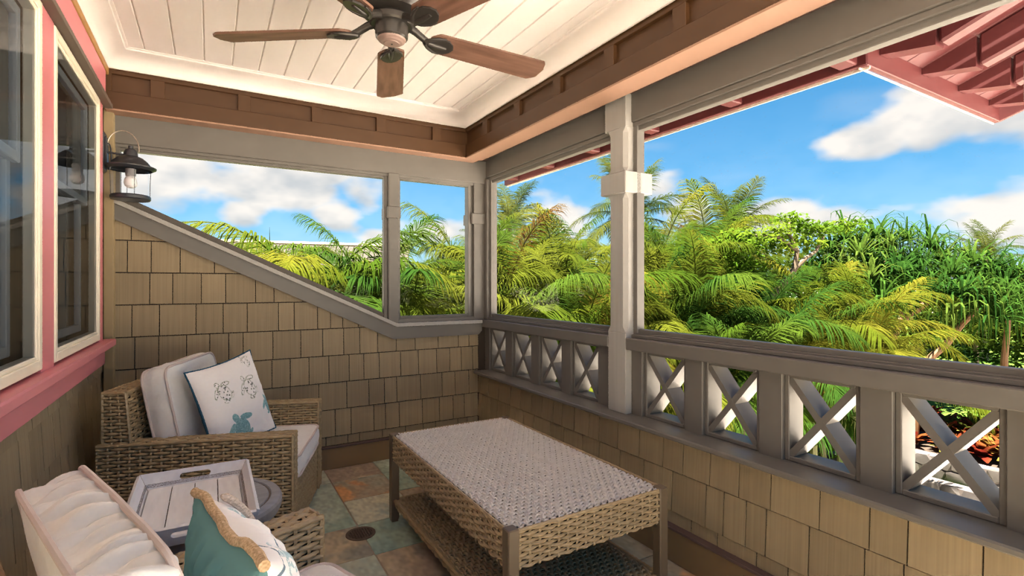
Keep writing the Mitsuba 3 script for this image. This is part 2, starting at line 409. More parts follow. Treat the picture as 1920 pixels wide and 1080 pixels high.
for y0, lab in ((2.128, 'square taupe porch post with chamfered edges and a collar in the right wall'), (0.33, 'square taupe porch post with a collar at the open end of the porch')):
    po = thing('porch_post', lab, 'post')
    y1 = y0 + 0.146
    part(po, 'shaft', cat(bx(1.988, 2.135, y0, y1, 0.625, 1.08, 0.003), chamfered(1.988, 2.135, y0, y1, 1.08, 1.86, 0.022), chamfered(1.988, 2.135, y0, y1, 1.975, 2.23, 0.022), bx(1.988, 2.135, y0, y1 + 0.028, 2.23, 2.418, 0.003)), POSTW, smooth=False)
    part(po, 'collar', bx(1.958, 2.165, y0 - 0.03, y1 + 0.03, 1.858, 1.976, 0.004), POSTW)

# header over the right openings
struct('trim_10', cat(bx(2.03, 2.15, YE, 4.03, 2.257, 2.42, 0.004), bx(2.042, 2.14, YE, 3.9, 2.232, 2.257, 0.003)), TAUPE, 'taupe header beam over the right screen openings', cat_='beam')
for nm, y0, y1, lab in (('window_3', 2.274, 3.846, 'screened opening between the back corner and the square post'), ('window_4', 0.476, 2.128, 'wide screened opening nearer than the square post')):
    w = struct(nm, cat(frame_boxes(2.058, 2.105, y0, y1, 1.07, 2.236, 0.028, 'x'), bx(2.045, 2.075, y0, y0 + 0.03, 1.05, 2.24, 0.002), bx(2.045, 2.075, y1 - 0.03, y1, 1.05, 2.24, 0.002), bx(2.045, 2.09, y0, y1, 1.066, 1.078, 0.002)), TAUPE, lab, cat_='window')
    part(w, 'screen', sheet('x', 2.082, y0 + 0.027, y1 - 0.027, 1.097, 2.209), 'mat_pane')

# ---- left wall: cream shingles, red window trim, two windows
WIN = [(1.487, 2.43), (2.607, 3.542)]
WZ0, WZ1 = 1.045, 2.355
holes = [sg.box(a, WZ0, b, WZ1) for a, b in WIN]
core = sg.box(Y0, -0.1, 4.03, 2.80)
for h in holes: core = core.difference(h)
m = extrude(core, 0.10)
v = m.vertices
m.vertices = np.stack([-0.66 + v[:, 2], v[:, 0], v[:, 1]], -1)
m.fix_normals()
wall_left = struct('wall_left', m, SHC[0], 'left house wall of tan shingles with red trimmed windows', cat_='wall', smooth=False)
trimzone = sg.box(1.36, 0.915, 3.64, 2.62)
sh_l = lambda p, zb, j: lay(p, zb, 'x', -0.562, 1, j)
shingle_run(wall_left, None, 0.2, 3.90, sh_l, SHC, region=sg.box(0.2, 0.0, 3.9, 2.40).difference(trimzone), seed=31, zmax=2.40, wide=(0.10, 0.21))
tr = lambda n, m, lab: struct(n, m, RED, lab, cat_='trim')
tr('trim_11', bx(-0.562, -0.521, 2.432, 2.605, 1.03, 2.36, 0.002), 'red board between the two windows')
tr('trim_12', bx(-0.562, -0.522, 3.546, 3.655, 1.03, 2.36, 0.002), 'red board at the far side of the windows')
tr('trim_13', bx(-0.562, -0.522, 1.36, 1.483, 1.03, 2.36, 0.002), 'red board at the near side of the windows')
tr('trim_14', bx(-0.562, -0.518, 1.34, 3.72, 2.385, 2.60, 0.002), 'red head board above the windows')
tr('trim_15', cat(bx(-0.562, -0.475, 1.30, 3.76, 0.992, 1.032, 0.006), bx(-0.562, -0.512, 1.35, 3.655, 0.900, 0.993, 0.003)), 'red window sill and apron below the two windows')
struct('trim_16', cat(bx(-0.562, -0.485, 1.37, 3.72, 2.362, 2.386, 0.002)), M('dark_cap', (0.12, 0.09, 0.075), 0.5), 'dark drip cap above the windows', cat_='trim')
struct('trim_17', cat(bx(-0.562, -0.512, Y0, 3.78, 2.575, 2.625, 0.004)), M('ochre_strip', (0.36, 0.19, 0.06), 0.5), 'ochre strip between the red head board and the white crown', cat_='trim')
for i, (a, b) in enumerate(WIN):
    w = struct('window_%d' % (5 + i), cat(frame_boxes(-0.56, -0.517, a, b, WZ0, WZ1, 0.036, 'x', 0.003), frame_boxes(-0.56, -0.521, a + 0.036, b - 0.036, WZ0 + 0.036, WZ1 - 0.036, 0.016, 'x', 0.003)), VINYL,
               ('cream framed house window nearest the camera', 'cream framed house window beside the wall lantern')[i], cat_='window')
    a2, b2 = a + 0.058, b - 0.058
    up = frame_boxes(-0.585, -0.562, a2, b2, 1.765, WZ1 - 0.058, 0.036, 'x')
    lo = frame_boxes(-0.612, -0.588, a2, b2, WZ0 + 0.058, 1.805, 0.038, 'x')
    SASH = 'mat_sash' if 'mat_sash' in scene else M('sash', (0.50, 0.53, 0.55), 0.4)
    s1 = part(w, 'sash', cat(up), SASH)
    s2 = part(w, 'sash', cat(lo), SASH)
    part(s1, 'pane', sheet('x', -0.573, a2 + 0.036, b2 - 0.036, 1.80, WZ1 - 0.094), 'mat_window_glass')
    part(s2, 'pane', sheet('x', -0.60, a2 + 0.038, b2 - 0.038, WZ0 + 0.096, 1.767), 'mat_window_glass')
    part(w, 'insect_screen', sheet('x', -0.527, a + 0.05, b - 0.05, WZ0 + 0.05, WZ1 - 0.05), 'mat_window_screen', label='dark insect screen')
    # curtain folds behind the glass
    for side, (c0, c1) in enumerate(((a + 0.02, a + 0.34), (b - 0.40, b - 0.02))):
        ys = np.linspace(c0, c1, 41)
        xs = -0.76 + 0.028 * np.sin(ys * 62 + i) + 0.012 * np.sin(ys * 131)
        V = np.vstack([np.stack([xs, ys, np.full(41, 0.75)], -1), np.stack([xs, ys, np.full(41, 2.5)], -1)])
        F = [f for k in range(40) for f in ((k, k + 1, 41 + k + 1), (k, 41 + k + 1, 41 + k))]
        part(w, 'curtain', trimesh.Trimesh(V, np.array(F), process=False), CURTAIN, smooth=True)
# the dark room behind the windows
room = struct('wall_room', cat(bx(-3.6, -3.5, Y0, 4.03, -0.1, 2.8), bx(-3.6, -0.66, Y0 - 0.1, Y0, -0.1, 2.8), bx(-3.6, -0.66, 4.03, 4.13, -0.1, 2.8), bx(-3.6, -0.66, Y0, 4.03, -0.2, -0.1), bx(-3.6, -0.66, Y0, 4.03, 2.7, 2.8)), ROOM, 'dark room behind the house windows', cat_='room')

# ---- ceiling, crown, frieze
CZ = 2.717
ceiling = struct('ceiling', bx(-0.60, 2.15, YE, 4.03, CZ + 0.012, CZ + 0.08), GROOVE, 'white planked porch ceiling', cat_='ceiling')
px_ = [-0.627 + 0.1488 * k for k in range(18)]
for a in px_:
    if a + 0.149 > 1.86: break
    part(ceiling, 'plank', bx(max(a + 0.0018, -0.6), a + 0.1488 - 0.0018, YE, 3.80, CZ, CZ + 0.02, 0.004), WHITE)


def crown(profile, path):
    """profile (out, down) from wall foot to ceiling; path of wall corners with mitre directions"""
    rings = []
    for (x, y), (mx, my) in path:
        rings.append([(x + mx * o, y + my * o, z) for o, z in profile])
    n = len(profile)
    V = np.array(rings).reshape(-1, 3)
    F = []
    for i in range(len(path) - 1):
        for k in range(n - 1):
            F += [(i * n + k, i * n + k + 1, (i + 1) * n + k + 1), (i * n + k, (i + 1) * n + k + 1, (i + 1) * n + k)]
    m = trimesh.Trimesh(V, np.array(F), process=False)
    return m


prof = [(0.0, 2.64), (0.010, 2.613), (0.020, 2.613), (0.024, 2.620)] + [(0.024 + 0.074 * (1 - math.cos(t)), 2.622 + 0.078 * math.sin(t)) for t in np.linspace(0.1, 1.5, 8)] + [(0.108, 2.704), (0.112, 2.712), (0.124, 2.713), (0.127, 2.72)]
FX, FY = 1.792, 3.78
struct('trim_18', crown(prof, [((-0.53, YE), (1, 0)), ((-0.53, FY), (1, -1)), ((FX, FY), (-1, -1)), ((FX, YE), (-1, 0))]), WHITE, 'white crown moulding round the ceiling', cat_='crown moulding', smooth=40)

fb = struct('trim_19', cat(bx(-0.53, 1.95, FY + 0.022, 3.97, 2.42, 2.76), bx(-0.53, 1.90, FY + 0.022, 3.86, 2.38, 2.43), bx(-0.53, FX, FY, FY + 0.024, 2.382, 2.484, 0.002), bx(-0.53, FX, FY, FY + 0.024, 2.588, 2.68, 0.002)), BROWN, 'brown panelled frieze above the back wall', cat_='frieze')
for x0 in (-0.53, -0.313, 0.155, 0.609, 1.062, 1.504):
    part(fb, 'batten', bx(x0, x0 + (0.073 if x0 > -0.5 else 0.03), FY, FY + 0.024, 2.483, 2.589, 0.002), BROWN)
fr = struct('trim_20', cat(bx(FX + 0.024, 1.98, YE, 3.97, 2.42, 2.76), bx(FX + 0.024, 1.93, YE, 3.9, 2.38, 2.43), bx(FX, FX + 0.026, YE, FY, 2.382, 2.484, 0.002), bx(FX, FX + 0.026, YE, FY, 2.588, 2.68, 0.002)), BROWN, 'brown panelled frieze above the right wall', cat_='frieze')
for k in range(7):
    y = 3.409 - 0.4666 * k
    part(fr, 'batten', bx(FX, FX + 0.026, y, y + 0.077, 2.483, 2.589, 0.002), BROWN)
struct('trim_21', cat(bx(-0.53, 1.91, FY - 0.004, 3.884, 2.372, 2.383, 0.002)), SOFFIT, 'pinkish soffit board under the back frieze', cat_='soffit')
struct('trim_22', cat(bx(FX - 0.004, 1.938, YE, 3.776, 2.372, 2.383, 0.002)), SOFFIT, 'pinkish soffit board under the right frieze', cat_='soffit')
struct('trim_23', cat(bx(1.90, 2.06, YE, 4.0, 2.415, 2.47), bx(-0.6, 2.06, 3.85, 4.03, 2.40, 2.47)), FLASH, 'dark gap board behind the soffit', cat_='trim')

# ---- roof over the porch and the red eaves outside
struct('roof_porch', cat(bx(-4.5, 2.2, YE - 0.05, 4.75, 2.86, 2.95), bx(-4.5, -0.66, -3.0, 4.13, -3.0, -0.25)), REDDARK, 'house roof and body', cat_='roof')
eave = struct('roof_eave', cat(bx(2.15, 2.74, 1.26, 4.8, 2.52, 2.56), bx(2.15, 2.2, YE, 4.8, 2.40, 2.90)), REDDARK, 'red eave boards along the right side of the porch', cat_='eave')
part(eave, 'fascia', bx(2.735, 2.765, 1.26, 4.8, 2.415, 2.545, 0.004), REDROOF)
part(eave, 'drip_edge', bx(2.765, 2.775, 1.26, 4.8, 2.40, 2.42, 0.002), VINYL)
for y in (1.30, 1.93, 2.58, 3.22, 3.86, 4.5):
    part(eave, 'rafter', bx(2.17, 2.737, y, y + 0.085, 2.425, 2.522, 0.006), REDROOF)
# projecting wing: its eave faces the garden end; the rafters climb away from it
RISE = 0.36
wing = struct('roof_wing', None, None, 'red underside of the projecting roof with its rafters at upper right', cat_='eave')


def sloped(x0, x1, y_hi, y_lo, z_lo, t, rise=RISE):
    """board that rises towards -y from (y_hi, z_lo)"""
    m = bx(x0, x1, y_lo, y_hi, 0, t, 0.004)
    m.vertices[:, 2] += z_lo + (y_hi - m.vertices[:, 1]) * rise
    return m


wx = [2.2 + 0.1575 * k for k in range(15)]
for a in wx:
    if a > 4.40: break
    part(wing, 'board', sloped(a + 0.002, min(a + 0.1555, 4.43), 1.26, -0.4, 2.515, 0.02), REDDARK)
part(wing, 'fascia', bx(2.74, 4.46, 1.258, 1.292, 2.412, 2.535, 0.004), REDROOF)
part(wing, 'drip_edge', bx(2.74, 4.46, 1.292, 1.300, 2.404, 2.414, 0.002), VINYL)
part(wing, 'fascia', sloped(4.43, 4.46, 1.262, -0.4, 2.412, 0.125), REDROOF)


def rafter(x):
    m = bx(x - 0.045, x + 0.045, -0.4, 1.255, 0, 0.12, 0.012)
    m = trimesh.util.concatenate([bx(x - 0.045, x + 0.045, -0.4, 1.02, -0.04, 0.12, 0.012), trimesh.convex.convex_hull(np.array([(x + sx, y, z) for sx in (-0.045, 0.045) for y, z in ((1.03, -0.036), (1.03, 0.119), (1.256, 0.085), (1.256, 0.119))]))])
    m.vertices[:, 2] += 2.398 + (1.26 - m.vertices[:, 1]) * RISE
    return m


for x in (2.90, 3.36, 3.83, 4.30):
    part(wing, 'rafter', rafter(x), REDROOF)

# ================================================================== FURNITURE
WICK = M('wicker_cane', proc(lambda p, n, uv: mix((0.25, 0.175, 0.085), (0.43, 0.335, 0.205), fbm(p.x * 37, p.y * 37, p.z * 90))), 0.36, spec=0.5)
WICKG = M('wicker_grey_cane', proc(lambda p, n, uv: mix((0.50, 0.49, 0.47), (0.68, 0.67, 0.655), fbm(p.x * 37, p.y * 37, p.z * 60))), 0.3, spec=0.55)
WCORE = M('wicker_core', (0.035, 0.026, 0.017), 0.85)
TLEG = M('table_leg_bronze', (0.115, 0.085, 0.055), 0.36, spec=0.6)
FABRIC = M('cushion_fabric', proc(lambda p, n, uv: mix((0.68, 0.68, 0.675), (0.74, 0.74, 0.735), fbm(p.x * 90, p.y * 90, p.z * 90))), 0.85, spec=0.2)
PIPING = M('cushion_piping', (0.56, 0.49, 0.47), 0.8, spec=0.2)


def mat4(o, ex, ey, ez):
    m = np.eye(4)
    m[:3, 0], m[:3, 1], m[:3, 2], m[:3, 3] = ex, ey, ez, o
    return m


def moved(m, mat):
    m = m.copy()
    m.apply_transform(mat)
    return m


def weave(w, h, row=0.0158, stake=0.046, r=0.0086, amp=0.0056, per=4, seed=0, fill=0.93):
    """woven panel w x h in the xy plane facing +z: strands run along x over and under upright stakes"""
    rr = np.random.RandomState(seed + int(w * 1000) + int(h * 7000))
    nr = max(int(round(h / row)), 1)
    row = h / nr
    ns = max(int(round(w / stake)), 1)
    stake = w / ns
    nx = ns * per + 1
    x = np.linspace(0, w, nx)
    ca = np.array([-1.0, -0.72, 0.0, 0.72, 1.0]) * 0.5 * row * fill
    cz = np.array([-0.75, 0.25, 0.85, 0.25, -0.75]) * r * 0.62
    V, F = [], []
    off = 0
    for k in range(nr):
        yc = (k + 0.5) * row
        wob = rr.normal(0, row * 0.045, nx)
        z = amp * np.cos(np.pi * x / stake + np.pi * k) + 0.001 * rr.normal()
        sq = 1 + 0.16 * np.cos(np.pi * x / stake + np.pi * k)
        P = np.stack([np.repeat(x[:, None], 5, 1), yc + wob[:, None] + ca[None] * sq[:, None], z[:, None] + cz[None]], -1)
        V.append(P.reshape(-1, 3))
        i = np.arange(nx - 1)[:, None] * 5 + np.arange(4)[None]
        i = i.ravel() + off
        F.append(np.stack([i, i + 5, i + 6], -1)); F.append(np.stack([i, i + 6, i + 1], -1))
        off += nx * 5
    for s in range(ns + 1):
        xs = s * stake
        ny = nr * 2 + 1
        y = np.linspace(0, h, ny)
        z = -amp * 0.9 * np.cos(np.pi * s + np.pi * (y / row - 0.5)) + 0.001
        hw = 0.006
        P = np.stack([np.stack([np.full(ny, xs - hw), y, z - 0.002], -1), np.stack([np.full(ny, xs), y, z + 0.002], -1), np.stack([np.full(ny, xs + hw), y, z - 0.002], -1)], 1)
        V.append(P.reshape(-1, 3))
        i = (np.arange(ny - 1)[:, None] * 3 + np.arange(2)[None]).ravel() + off
        F.append(np.stack([i, i + 1, i + 4], -1)); F.append(np.stack([i, i + 4, i + 3], -1))
        off += ny * 3
    return trimesh.Trimesh(np.vstack(V), np.vstack(F), process=False)


def wpanel(o, eu, ev, w, h, **kw):
    eu, ev = np.array(eu, float), np.array(ev, float)
    return moved(weave(w, h, **kw), mat4(np.array(o, float), eu, ev, np.cross(eu, ev)))


def braid(p, q, r=0.0085, pitch=0.03, n=None):
    """thick twisted edge strand from p to q"""
    p, q = np.array(p, float), np.array(q, float)
    L = np.linalg.norm(q - p)
    k = max(int(L / pitch * 3), 4)
    t = np.linspace(0, 1, k + 1)
    rad = r * (1 + 0.16 * np.cos(2 * np.pi * t * L / pitch))
    return tube(p + (q - p) * t[:, None], rad, 6)


CD, CW, AT = 0.87, 0.865, 0.105


def wicker_chair(origin, deg, label, zb=0.83):
    """u forward, v across, origin = back near corner on the floor"""
    base = trimesh.transformations.translation_matrix([origin[0], origin[1], 0]) @ trimesh.transformations.rotation_matrix(math.radians(deg), [0, 0, 1])
    W = lambda m: moved(m, base)
    c = thing('wicker_armchair', label, 'armchair')
    X, Y, Z = (1, 0, 0), (0, 1, 0), (0, 0, 1)
    nX, nY = (-1, 0, 0), (0, -1, 0)
    i = 0.008
    z0, zt, zs = 0.025, 0.592, 0.325
    for v0 in (0.0, CW - AT):
        a = part(c, 'arm', W(cat(
            wpanel((0, v0 + i, z0), X, Z, CD - i, zt - z0), wpanel((CD - i, v0 + AT - i, z0), nX, Z, CD - i, zt - z0),
            wpanel((0, v0 + i, zt - i), X, Y, CD - i, AT - 2 * i, row=0.0222), wpanel((CD - i, v0 + i, z0), Y, Z, AT - 2 * i, zt - z0, stake=0.0297, row=0.0215),
            wpanel((i, v0 + AT - i, z0), nY, Z, AT - 2 * i, zt - z0),
            braid((CD - i, v0 + i, z0), (CD - i, v0 + i, zt - i)), braid((CD - i, v0 + AT - i, z0), (CD - i, v0 + AT - i, zt - i)),
            braid((0, v0 + i, zt - i), (CD - i, v0 + i, zt - i)), braid((0, v0 + AT - i, zt - i), (CD - i, v0 + AT - i, zt - i)), braid((CD - i, v0 + i, zt - i), (CD - i, v0 + AT - i, zt - i)))), WICK, smooth=50, kind='stuff')
        part(a, 'core', W(bx(i + 0.008, CD - 0.02, v0 + i + 0.008, v0 + AT - i - 0.008, z0, zt - 0.018)), WCORE)
    b = part(c, 'base', W(cat(wpanel((CD - 0.02, AT, z0), Y, Z, CW - 2 * AT, zs - z0, row=0.017, stake=0.026), wpanel((0.12, AT, zs), X, Y, CD - 0.14, CW - 2 * AT))), WICK, smooth=50, kind='stuff')
    part(b, 'core', W(bx(0.1, CD - 0.03, AT - 0.005, CW - AT + 0.005, z0, zs - 0.008)), WCORE)
    # reclined back, thicker at the foot
    bk = cat(wpanel((0.135, CW - 0.03, zs), nY, Z, CW - 0.06, zb - zs) if False else wpanel((0.135, 0.03, zs), Y, Z, CW - 0.06, zb - zs),
             wpanel((0.0, CW - 0.03, 0.3), nY, Z, CW - 0.06, zb - 0.3), wpanel((0.0, 0.03, 0.3), X, Z, 0.135, zb - 0.3, stake=0.045), wpanel((0.135, CW - 0.03, 0.3), nX, Z, 0.135, zb - 0.3, stake=0.045),
             wpanel((0.0, 0.03, zb), X, Y, 0.135, CW - 0.06, row=0.022, stake=0.045),
             *[braid((u, v, 0.55), (u, v, zb)) for u in (0.0, 0.135) for v in (0.03, CW - 0.03)], *[braid((u, 0.03, zb), (u, CW - 0.03, zb)) for u in (0.0, 0.135)], *[braid((0.0, v, zb), (0.135, v, zb)) for v in (0.03, CW - 0.03)])
    core = bx(0.012, 0.123, 0.042, CW - 0.042, 0.3, zb - 0.012)
    for m in (bk, core):
        k = np.clip((m.vertices[:, 2] - 0.3) / (zb - 0.3), 0, 1)
        m.vertices[:, 0] = 0.012 + (m.vertices[:, 0]) * (1 - 0.28 * k ** 1.3)
    bk_ = part(c, 'back', W(bk), WICK, smooth=50, kind='stuff')
    part(bk_, 'core', W(core), WCORE)
    for u in (0.04, CD - 0.05):
        for v in (0.05, CW - 0.05):
            part(c, 'foot', W(lathe([(0, 0), (0.02, 0), (0.022, 0.02), (0.022, 0.03), (0, 0.03)], 10, (u, v, 0))), TLEG)
    return base


def outline(w, d, r, m=240):
    """rounded rectangle, counted round by arc length"""
    pts = []
    for cx, cy, a0 in ((w / 2 - r, d / 2 - r, 0), (-w / 2 + r, d / 2 - r, 90), (-w / 2 + r, -d / 2 + r, 180), (w / 2 - r, -d / 2 + r, 270)):
        for a in np.linspace(a0, a0 + 90, 9):
            pts.append((cx + r * math.cos(math.radians(a)), cy + r * math.sin(math.radians(a))))
    P = np.array(pts + pts[:1])
    s = np.r_[0, np.cumsum(np.hypot(*np.diff(P, axis=0).T))]
    t = np.linspace(0, s[-1], m, endpoint=False)
    return np.stack([np.interp(t, s, P[:, 0]), np.interp(t, s, P[:, 1])], -1), s[-1]


def cushion(w, d, h, crown_=0.02, pleat=0.0, wrinkle=0.004, seed=1, r=0.05, m=240, sag=0.0, freq=38.0):
    """boxed cushion about the origin, thickness along z -> (body, piping)"""
    O, L = outline(w, d, r, m)
    along = np.arange(m) / m * L
    th = np.stack([np.cos(np.arange(m) / m * 2 * np.pi), np.sin(np.arange(m) / m * 2 * np.pi), np.full(m, seed * 3.3)], -1)
    wavy = 1 + (meshkit.fbm(th * 2.4 + seed, 3, seed)[:, None] - 0.5) * 0.03
    O = O * wavy
    nrm = np.stack([np.roll(O[:, 1], -1) - np.roll(O[:, 1], 1), np.roll(O[:, 0], 1) - np.roll(O[:, 0], -1)], -1)
    nrm /= np.linalg.norm(nrm, axis=1, keepdims=True)
    rings = []
    tops = [0.0, 0.15, 0.3, 0.45, 0.58, 0.7, 0.8, 0.88, 0.94, 0.98]
    for s in tops:
        p = O * s
        z = h / 2 + crown_ * (1 - s ** 2.6)
        q = np.stack([p[:, 0], p[:, 1], np.full(m, seed * 1.7)], -1)
        z = z + wrinkle * (meshkit.fbm(q * 14, 4, seed) - 0.5) * 2 * min(1, (1 - s) * 8 + 0.2)
        if pleat: z = z + pleat * 0.35 * s ** 6 * (meshkit.noise(np.stack([along * freq, along * 0 + seed, along * 0], -1), seed) - 0.5)
        rings.append(np.stack([p[:, 0], p[:, 1], z], -1))
    nb = 11
    for k in range(nb):
        t = k / (nb - 1)
        out = 0.012 * math.sin(math.pi * t)
        dis = np.zeros(m)
        if pleat:
            wob = 0.35 * (meshkit.noise(np.stack([along * 9, np.full(m, t * 2.2), np.full(m, seed * 1.0)], -1), seed + 4))
            q = (along + 0.03 * t) * freq + wob * 2.0
            ridge = meshkit.noise(np.stack([q, np.full(m, seed * 1.0), np.full(m, t * 0.55)], -1), seed + 1)
            ridge = np.abs(2 * ridge - 1)
            ridge = ridge ** 0.7
            dis = pleat * (ridge - 0.5) * (0.25 + 0.75 * math.sin(math.pi * min(max(t, 0.03), 0.97)) ** 0.55)
        else:
            dis = wrinkle * 1.4 * (meshkit.fbm(np.stack([along * 16, np.full(m, t * 1.6), np.full(m, seed * 1.0)], -1), 3, seed + 6) - 0.5) * 2
        p = O + nrm * (out + dis)[:, None]
        rings.append(np.stack([p[:, 0], p[:, 1], np.full(m, h / 2 - h * t)], -1))
    for s in tops[::-1]:
        p = O * s
        q = np.stack([p[:, 0], p[:, 1], np.full(m, seed * 1.7 + 9)], -1)
        z = -h / 2 - crown_ * (1 - s ** 2.6) - wrinkle * (meshkit.fbm(q * 14, 4, seed + 2) - 0.5) * 2 * min(1, (1 - s) * 8 + 0.2)
        rings.append(np.stack([p[:, 0], p[:, 1], z], -1))
    n = len(rings)
    V = np.array(rings)
    if sag: V[..., 2] -= sag * (1 - (V[..., 1] / (d / 2)) ** 2) * 0
    V = V.reshape(-1, 3)
    idx = np.arange(m)
    F = []
    for i in range(n - 1):
        a, b = i * m + idx, i * m + (idx + 1) % m
        F += [np.stack([a, b + m, b], -1), np.stack([a, a + m, b + m], -1)]
    body = trimesh.Trimesh(V, np.vstack(F), process=False)
    body.merge_vertices()
    body.update_faces(body.nondegenerate_faces())
    pipes = []
    for zz in (h / 2, -h / 2):
        q = np.stack([along * 6, np.full(m, zz * 40), np.full(m, seed * 2.0)], -1)
        wig = (meshkit.noise(q, seed) - 0.5) * (0.008 if pleat else 0.004)
        pipes.append(tube(np.concatenate([O + nrm * (0.004 + wig * 0.6)[:, None], (zz + wig)[:, None]], 1)[::2], 0.0065, 7, closed=True))
    return body, pipes


def sea_turtle(u, v, cx, cy, ang, s):
    """(shell, limbs) masks of a swimming turtle seen from above, head along ang"""
    ca, sa = math.cos(math.radians(ang)), math.sin(math.radians(ang))
    x, y = ((u - cx) * ca + (v - cy) * sa) / s, (-(u - cx) * sa + (v - cy) * ca) / s

    def el(px, py, a, b, rot=0.0):
        c, q = math.cos(math.radians(rot)), math.sin(math.radians(rot))
        X, Y = (x - px) * c + (y - py) * q, -(x - px) * q + (y - py) * c
        return dr.square(X / a) + dr.square(Y / b)

    shell = el(0, 0, 0.62, 0.48)
    limb = dr.minimum(el(0.76, 0, 0.24, 0.17), dr.minimum(dr.minimum(el(0.40, 0.56, 0.15, 0.40, 32), el(0.40, -0.56, 0.15, 0.40, -32)), dr.minimum(el(-0.52, 0.36, 0.11, 0.24, -35), el(-0.52, -0.36, 0.11, 0.24, 35))))
    return shell, limb, x, y


def print_white(turtles, branches=False):
    def f(p, n, uv):
        u, v = uv.x, uv.y
        col = mix((0.82, 0.81, 0.815), (0.86, 0.85, 0.855), fbm(p.x * 90, p.y * 90, p.z * 90))
        for kind, cx, cy, ang, s in turtles:
            shell, limb, x, y = sea_turtle(u, v, cx, cy, ang, s)
            d1, d2, cell = voronoi(x * 5.5 + 3 * cx, y * 5.5)
            speck = noise(u * 160, v * 160, 2.0)
            if kind == 'ink':
                ring = ((shell < 1.0) & (shell > 0.80)) | ((limb < 1.0) & (limb > 0.55) & (shell > 1.0))
                col = dr.select(ring & (speck > 0.36), mi.Color3f(0.28, 0.31, 0.25), col)
                spots = ((shell < 0.78) & (d1 < 0.30) & (cell > 0.35)) | ((limb < 0.6) & (shell > 1) & (d1 < 0.22))
                col = dr.select(spots, mi.Color3f(0.05, 0.06, 0.05), col)
            elif kind == 'teal':
                m = (shell < 1.0) | (limb < 1.0)
                c = mix((0.16, 0.34, 0.37), (0.30, 0.50, 0.53), noise(u * 70, v * 70, 5.0))
                c = dr.select((d2 - d1 < 0.07) & (shell < 1), mi.Color3f(0.13, 0.28, 0.31), c)
                col = dr.select(m, c, col)
            else:
                m = ((shell < 1.0) & (noise(u * 26 + 7, v * 26, 1.0) > 0.34)) | ((limb < 1.0) & (speck > 0.25))
                col = dr.select(m, mix((0.30, 0.46, 0.52), (0.55, 0.66, 0.69), noise(u * 55, v * 55, 4.0)), col)
        if branches:
            for a, b, k in ((1.2, 0.16, 11.0), (-0.5, 0.1, 9.0), (0.35, 0.28, 13.0)):
                t = v - b * 3.4 - a * (u - 0.12) + 0.04 * dr.sin(u * k)
                col = dr.select((dr.abs(t) < 0.0075) & (u < 0.42) & (v > 0.45) & (noise(u * 40, v * 40, a) > 0.3), mi.Color3f(0.16, 0.22, 0.28), col)
        return col
    return proc(f)


TEALBACK = M('teal_pillow_back', (0.13, 0.28, 0.285), 0.85, spec=0.2)
NAVYBACK = M('navy_pillow_back', (0.02, 0.075, 0.13), 0.85, spec=0.2)
P1MAT = M('turtle_print', print_white([('ink', 0.29, 0.66, 118, 0.155), ('ink', 0.66, 0.60, 118, 0.18), ('ink', 0.80, 0.90, 110, 0.10), ('teal', 0.38, 0.20, 112, 0.225), ('teal', 0.92, 0.32, 110, 0.15)]), 0.85, spec=0.2)
P2MAT = M('watercolour_turtle_print', print_white([('wash', 0.36, 0.62, 40, 0.10), ('wash', 0.60, 0.33, 60, 0.19), ('wash', 0.24, 0.84, 130, 0.12), ('wash', 0.70, 0.80, 70, 0.17)], True), 0.85, spec=0.2)
ROPE = M('rope_trim', proc(lambda p, n, uv: mix((0.34, 0.22, 0.11), (0.66, 0.50, 0.33), noise(p.x * 260, p.y * 260, p.z * 260))), 0.9, spec=0.2)
SHELLT = M('sequin_trim', proc(lambda p, n, uv: mix((0.27, 0.22, 0.19), (0.58, 0.50, 0.45), noise(p.x * 320, p.y * 320, p.z * 320))), 0.7)


